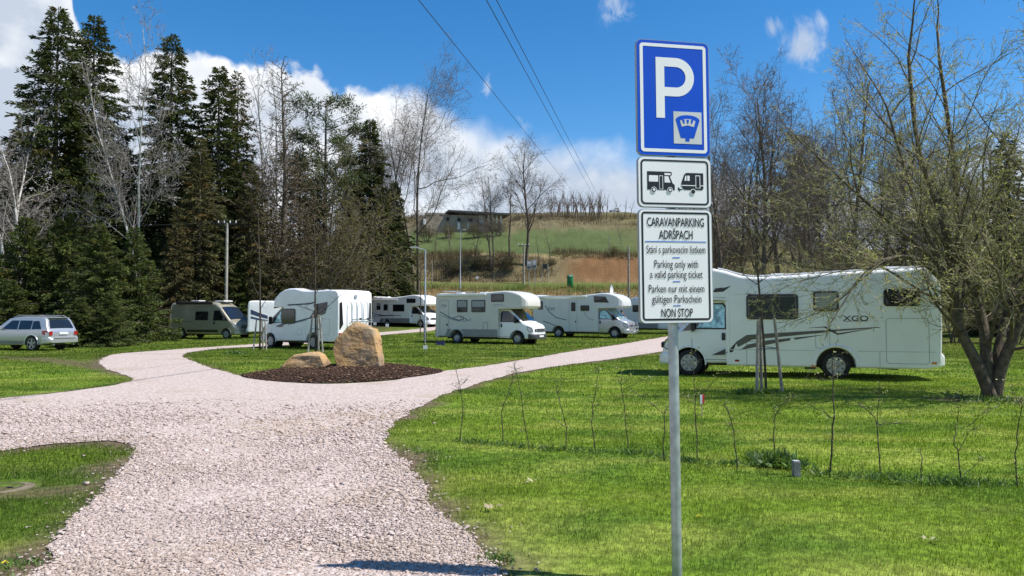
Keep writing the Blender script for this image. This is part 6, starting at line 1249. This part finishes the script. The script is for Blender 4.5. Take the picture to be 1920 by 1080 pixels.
staked_tree((592, 660), 'young tree tied between stakes behind the low boulder', [(-.35, 0, .18, .1, 1.65), (.34, -.1, -.2, .1, 1.65), (.0, .5, 0, -.2, 1.65)], [(592, 660), (592, 610), (591, 560), (591, 500), (590, 440), (589, 400)], [[(592, 592), (615, 575), (640, 552)], [(592, 585), (575, 578), (555, 572)], [(591, 550), (610, 530), (632, 505)], [(591, 540), (570, 525), (555, 505)], [(591, 500), (605, 470), (612, 440)], [(590, 480), (575, 455), (570, 430)]], 2, r=.05, sr=.045)
staked_tree((487, 656), 'young tree tied between stakes in front of the motorhome cab', [(-.3, 0, .1, .1, 1.4), (.34, -.1, -.1, .1, 1.4), (.0, .5, 0, -.2, 1.4)], [(487, 656), (488, 610), (488, 560), (487, 500), (485, 440), (484, 400)], [[(488, 580), (500, 560), (520, 540)], [(488, 560), (478, 540), (470, 520)], [(487, 500), (500, 475), (506, 455)], [(486, 470), (476, 445), (470, 430)]], 3, r=.05, sr=.04)
staked_tree((788, 648), 'thin young tree beside the nearer street lamp', [(.25, .1, 0, 0, 1.2)], [(788, 628), (788, 590), (789, 540), (788, 500), (787, 480)], [[(788, 560), (780, 540), (776, 520)], [(788, 540), (797, 520), (800, 505)], [(788, 520), (782, 500)]], 4, False, r=.03, sr=.03)

# ------------------------------------------------------------ posts, lamps, wires, small things
def lamp(px, ytop, base, label, arm, style):
    h = hz(ytop, base.y) - base.z; t = thing('street_lamp', label, 'lamp post', base, 0, 'street lamps'); MB().lathe([(.09, 0), (.09, 1.2), (.055, 1.25), (.045, h - .1), (.04, h)], 12).build('pole', M_galv, t, 40)
    if style == 'flat': 
        MB().tube([(0, 0, h - .02), (arm, 0, h + .12)], .03, 8).build('arm', M_galv, t, 40); MB().box((arm * 1.25, 0, h + .14), (abs(arm) * .9, .26, .06)).build('lamp_head', mat('lamp_grey', (.55, .57, .58), .4), t, 35, .02)
    else:
        MB().tube([(0, 0, h - .3), (0, 0, h), (arm * .3, 0, h + .22), (arm, 0, h + .25)], .035, 8).build('arm', M_galv, t, 40); MB().box((arm * 1.4, 0, h + .24), (abs(arm) * .9, .2, .1)).build('lamp_head', mat('lamp_grey', (.55, .57, .58), .4), t, 35, .03)
    return t
lamp(797, 468, G(797, 642), 'nearer street lamp with flat head between the boulder and the cream motorhome', -.55, 'flat')
lamp(863, 434, at(863, 88), 'farther street lamp with curved neck on the bank below the ruin', .35, 'curve')
def pole(px, ytop, base, label, wood=False, cross=1.0, r=.13):
    h = hz(ytop, base.y) - base.z; t = thing('utility_pole', label, 'utility pole', base, 0, 'utility poles'); MB().lathe([(r, -.3), (r * .75, h), (.001, h + .02)], 12).build('pole', mat('concrete_pole', (.34, .32, .27), .8, var=.12, scale=4) if not wood else M_wood, t, 40)
    if cross:
        MB().box((0, 0, h - .05), (cross, .1, .1)).build('crossarm', M_black, t, 35)
        for x in (-.45, -.15, .15, .45): MB().lathe([(.02, h), (.05, h + .03), (.04, h + .09), (.055, h + .12), (.03, h + .2), (.001, h + .21)], 10, 'Z', (x * cross, 0, 0)).build('insulator', mat('porcelain', (.7, .7, .68), .3), t, 40)
    return t, h
up, uh = pole(424, 418, at(424, 59), 'concrete utility pole with crossarm behind the champagne van', cross=1.5)
pole(982, 460, at(982, 92), 'wooden utility pole with short crossarm below the round crowned tree', True, 1.4, .14); pole(1179, 462, at(1179, 78), 'bare grey pole standing close to the left of the sign', True, 0, .13); pole(1143, 440, at(1143, 104), 'thin post on the green field left of the sign', True, 0, .06)
pole(810, 492, at(810, 92), 'thin short post at the left of the bank', True, 0, .06)
M_wire = mat('black_cable', (.02, .02, .02), .6)
def wire(a, b, sag, r, label):
    pts = []; n = 24
    for i in range(n + 1): q = i / n; p = a.lerp(b, q); p.z -= sag * 4 * q * (1 - q); pts.append(p)
    o = MB().tube(pts, r, 5).build('overhead_wire', M_wire, None, 60); tag(o, label, 'wire', 'overhead wires'); return o
def wline(p0, p1, Y0, Y1, ext): a, b = P(*p0, Y0), P(*p1, Y1); return a + (a - b) * ext, b
wire(*wline((785, 0), (1080, 366), 26, 150, .12), .0, .016, 'single overhead wire on the left crossing the blue sky'); wire(*wline((912, 0), (1122, 384), 26, 165, .12), .0, .016, 'left one of the two close overhead wires above the hill'); wire(*wline((931, 0), (1130, 384), 27, 165, .12), .0, .016, 'right one of the two close overhead wires above the hill')
u0 = Vector(up.location) + Vector((0, 0, uh + .15)); wire(u0, P(-60, 412, 48), .35, .012, 'thin wire running left from the utility pole across the dark wood'); wire(u0, P(560, 424, 75), .2, .012, 'thin wire running right from the utility pole into the wood')
def stake(px, y0, y1, label):
    b = G(px, y1); h = (y1 - y0) / FPX * b.y; t = thing('survey_stake', label, 'stake', b); s = h / .38
    MB().box((0, 0, h * .45), (.022, .012, h * 1.0)).build('stick', mat('raw_stick', (.55, .42, .22), .8), t, None); MB().box((-.012, -.012, h * .78), (.035, .012, h * .42)).build('white_face', mat('stake_white', (.8, .8, .8), .5), t, None); MB().box((.022, -.012, h * .80), (.033, .012, h * .42)).build('red_face', mat('stake_red', (.70, .03, .03), .5), t, None)
stake(1316, 740, 780, 'small red and white survey stake in the lawn right of the sign pole')
b = G(1493, 893); t = thing('marker_post', 'short square grey concrete marker post in the grass', 'post', b); h = 28 / FPX * b.y; MB().box((0, 0, h / 2 - .02), (.068, .068, h + .04)).build('shaft', mat('marker_concrete', (.22, .22, .21), .85, var=.15, scale=12, bump=.4), t, 35, .004); MB().box((0, 0, h + .002), (.060, .060, .008)).build('cap', mat('marker_cap', (.42, .43, .43), .7), t, 35)
def peg(px, y0, y1, label, d=None, s=.16):
    b = d or G(px, y1); h = max(.25, (y1 - y0) / FPX * b.y); t = thing('number_peg', label, 'sign', b, 0, 'white pitch number pegs'); MB().box((0, 0, h / 2), (.03, .03, h)).build('stick', mat('raw_stick', (.55, .42, .22), .8), t, None); MB().box((0, -.025, h), (s * 1.1, .012, s)).build('card', mat('stake_white', (.8, .8, .8), .5), t, None)
peg(797.5, 651, 663, 'white number peg on the lawn below the nearer street lamp'); peg(1047, 624, 635, 'white number peg in front of the pale grey motorhome', None, .2); peg(726, 610, 617, 'white number peg by the door of the distant motorhome', ground_at(726, 617), .25); peg(703, 607, 614, 'white number peg left of the distant motorhome door', ground_at(703, 614), .25)
b = G(826, 648); o = MB().box((0, 0, .11), (.36, .25, .2)); t = thing('storage_crate', 'small dark blue crate behind the rear wheel of the cream motorhome', 'crate', b); 
blu = mat('crate_blue', (.02, .025, .12), .5); MB().box((0, 0, .015), (.40, .28, .02)).build('base', blu, t); 
for x, y, sx_, sy_ in ((-.20, 0, .02, .28), (.20, 0, .02, .28), (0, -.14, .40, .02), (0, .14, .40, .02)): MB().box((x, y, .12), (sx_, sy_, .22)).build('side', blu, t, None)
b = ground_at(265, 636); t = thing('marker_pole', 'white striped marker post in front of the spruce hedge', 'post', b)
for i in range(5): MB().lathe([(.08, i * .32), (.08, i * .32 + .32)], 12).build('band', mat('post_white', (.72, .72, .70), .6) if i != 2 else mat('post_grey', (.25, .25, .24), .7), t, 40)
MB().lathe([(.08, 1.6), (.05, 1.64), (.001, 1.65)], 12).build('cap', MATS['post_white'], t, 40)
b = at(1069, 90); t = thing('waste_drum', 'green round waste drum on the bank below the earth cut', 'bin', b, 0); h = 24 / FPX * 90; grn = mat('drum_green', (.01, .22, .075), .5); MB().lathe([(.30, 0), (.36, h * .05), (.36, h * .8)], 20).build('body', grn, t, 40); MB().lathe([(.38, h * .8), (.38, h * .86), (.3, h * .98), (.001, h)], 20).build('lid', grn, t, 40)
MB().box((0, -.365, h * .9), (.34, .02, .12)).build('label_plate', mat('stake_white', (.8, .8, .8), .5), t)
def board(px, y0, y1, Y, label, n, fc):
    b = at(px, Y); t = thing('information_board', label, 'sign', b); z1 = hz(y0, Y) - b.z; z0 = hz(y1, Y) - b.z
    for k in range(n):
        x = (k - (n - 1) / 2) * .62; MB().box((x, 0, (z0 + z1) / 2 + .1 * k), (.52, .05, z1 - z0)).build('panel', mat('board_grey', (.42, .44, .45), .5, var=.15, scale=5) if fc else M_black, t, 35)
        if fc: MB().box((x, -.03, (z0 + z1) / 2 + .1 * k + .25), (.42, .01, .3)).build('poster', mat('poster_pale', (.6, .62, .62), .6, var=.3, scale=9), t, None); MB().box((x, -.03, (z0 + z1) / 2 + .1 * k - .25), (.42, .01, .3)).build('poster', mat('poster_dark', (.10, .11, .12), .6, var=.4, scale=12), t, None)
    for s in (-1, 1): MB().tube([(s * .35, .05, -.1), (s * .35, .05, z1)], .04, 8).build('post', M_galv, t, 40)
board(997, 489, 505, 91, 'pair of small information boards on the bank right of the wooden pole', 2, True); board(1022, 495, 504, 93, 'small dark notice board on the bank left of the green drum', 1, False)
peg(895, 500, 520, 'small white tag on a thin post under the multi-stemmed tree', at(895, 90), .3)
# manhole at the left edge
b = G(-2, 916); t = thing('manhole', 'round concrete manhole cover sunk in the worn grass at the left edge', 'manhole', (b.x, b.y, -.014)); conc = mat('manhole_concrete', (.16, .125, .08), .9, var=.15, scale=14, bump=.5); MB().lathe([(.20, .012), (.205, .026), (.29, .018), (.30, -.05)], 40).build('rim', conc, t, 40); MB().lathe([(.001, .018), (.19, .020), (.198, .005)], 40).build('cover', mat('manhole_cover', (.075, .062, .045), .9, var=.2, scale=12), t, 40)
for s in (-1, 1): MB().box((s * .1, 0, .024), (.05, .02, .012)).build('lifting_lug', M_black, t, None)

# ruined farm building on the hill
def ruin():
    Y = 128; c = P(868, 425, Y); t = thing('ruined_building', 'long roofless grey ruin with a flat dark roof slab on the hill', 'building', (c.x, Y, gz(c.x, Y) - .4), R(14)); t.scale = (1, 1, .84); wallm = mat('ruin_plaster', (.20, .165, .12), .95, scale=.5, col2=(.34, .29, .22), bump=.5, bscale=4); wh = mat('ruin_whitewash', (.62, .60, .55), .9, var=.15, scale=2)
    s = Y / FPX; X = lambda px: (px - 868) * s; Zg = gz(c.x, Y) - .4; Z = lambda py: hz(py, Y) - Zg
    zt_, zw0, zw1 = Z(396), Z(410), Z(402)
    def wall(x0, x1, z0, z1, y=0, m=wallm, nm='wall', th=.4): return MB().box(((X(x0) + X(x1)) / 2, y, (z0 + z1) / 2), (X(x1) - X(x0), th, z1 - z0)).build(nm, m, t, 35)
    wins = [(836, 842), (857, 863), (879, 886)]; edges = [798] + [v_ for w in wins for v_ in w] + [898]
    wall(798, 898, 0, zw0); wall(798, 898, zw1, zt_)
    for i in range(0, len(edges), 2): wall(edges[i], edges[i + 1], zw0, zw1)
    for a, b_ in wins: f = MB().box(((X(a) + X(b_)) / 2, .15, (zw0 + zw1) / 2), (X(b_) - X(a), .06, zw1 - zw0)).build('window', M_black, t, None); MB().box(((X(a) + X(b_)) / 2, -.24, zw0 - .06), (X(b_) - X(a) + .3, .12, .12)).build('sill', wallm, f, None)
    wall(790, 832, 0, Z(400), 3); MB().box((X(848), 4.6, zt_ / 2 - .2), (X(898) - X(798), .4, zt_ - .4)).build('rear_wall', wallm, t, 35); 
    for px in (798.5, 897.5): MB().box((X(px), 2.3, zt_ / 2 - .1), (.4, 4.2, zt_ - .3)).build('end_wall', wallm, t, 35)
    for a, b_, y0, y1 in ((857, 862, 426, 412), (876, 879, 422, 413), (793, 798, 418, 407)): wall(a, b_, Z(y0 + 2), Z(y1), -.26, wh, 'white_door', .1)
    wall(898, 912, 0, Z(394), .5, wh, 'pale_wall'); 
    for px in (918, 926, 934, 942): MB().box((X(px), .3, Z(392) / 2), (.35, .35, Z(392))).build('pillar', wh, t, 35)
    wall(912, 946, 0, Z(402), 2.2, wallm, 'back_wall')
    MB().box((X(898), 2.2, Z(390)), (X(958) - X(838), 6.5, .35), m=Matrix.Rotation(R(1.5), 3, 'Y')).build('roof', mat('bitumen_roof', (.055, .06, .07), .8, var=.2, scale=1), t, 35)
    r = random.Random(4)
    for k in range(14): MB().box((X(800 + k * 2.6), r.uniform(-.1, .1), zt_ + r.uniform(0, .18)), (r.uniform(.4, .9), .38, r.uniform(.15, .5))).build('broken_masonry', wallm, t, 35)
ruin()

# person in a red top behind the silver cab
def person():
    b = at(1166, 53.5); t = thing('person', 'person in a red top standing behind the silver cab', 'person', b, R(200))
    V_ = [((0, 0, .95), .15), ((0, 0, 1.12), .14), ((0, 0, 1.32), .16), ((0, 0, 1.44), .13), ((0, 0, 1.52), .055), ((0, .01, 1.58), .075), ((0, .02, 1.68), .095), ((0, .01, 1.76), .07), ((.10, 0, .88), .10), ((.11, .02, .5), .065), ((.12, 0, .1), .045), ((.12, .1, .03), .04), ((-.10, 0, .88), .10), ((-.11, .02, .5), .065), ((-.12, 0, .1), .045), ((-.12, .1, .03), .04), ((.2, 0, 1.42), .07), ((.27, 0, 1.15), .048), ((.24, .16, .95), .035), ((.22, .22, .92), .03), ((-.2, 0, 1.42), .07), ((-.27, 0, 1.15), .048), ((-.26, .04, .9), .035), ((-.26, .06, .82), .03)]
    E_ = [(0, 1), (1, 2), (2, 3), (3, 4), (4, 5), (5, 6), (6, 7), (0, 8), (8, 9), (9, 10), (10, 11), (0, 12), (12, 13), (13, 14), (14, 15), (3, 16), (16, 17), (17, 18), (18, 19), (3, 20), (20, 21), (21, 22), (22, 23)]
    me = bpy.data.meshes.new('body'); me.from_pydata([v_[0] for v_ in V_], E_, []); o = bpy.data.objects.new('body', me); COL.objects.link(o); o.parent = t
    sk = o.modifiers.new('skin', 'SKIN'); 
    if not me.skin_vertices: bpy.context.view_layer.objects.active = o
    for i, (_, r) in enumerate(V_): me.skin_vertices[0].data[i].radius = (r, r)
    me.skin_vertices[0].data[0].use_root = True; sub = o.modifiers.new('sub', 'SUBSURF'); sub.levels = 1; sub.render_levels = 1
    dg = bpy.context.evaluated_depsgraph_get(); dg.update(); m2 = bpy.data.meshes.new_from_object(o.evaluated_get(dg)); o.modifiers.clear(); o.data = m2
    m2.materials.clear()
    for m in (mat('red_jacket', (.45, .03, .035), .8), mat('dark_trousers', (.03, .035, .05), .8), mat('skin', (.50, .30, .22), .6)): m2.materials.append(m)
    for p in m2.polygons: z = p.center.z; p.material_index = 1 if z < .93 and abs(p.center.x) < .2 else 2 if z > 1.5 or (z < .95) else 0; p.use_smooth = True
    bm = bmesh.new(); bmesh.ops.create_uvsphere(bm, u_segments=14, v_segments=10, radius=1); 
    for v_ in bm.verts: v_.co = Vector((v_.co.x * .098, v_.co.y * .105 - .012, max(-.05, v_.co.z * .11) + 1.71))
    hm = bpy.data.meshes.new('hair'); bm.to_mesh(hm); bm.free(); hm.materials.append(mat('dark_hair', (.03, .02, .015), .7)); ho = bpy.data.objects.new('hair', hm); COL.objects.link(ho); ho.parent = t
person()
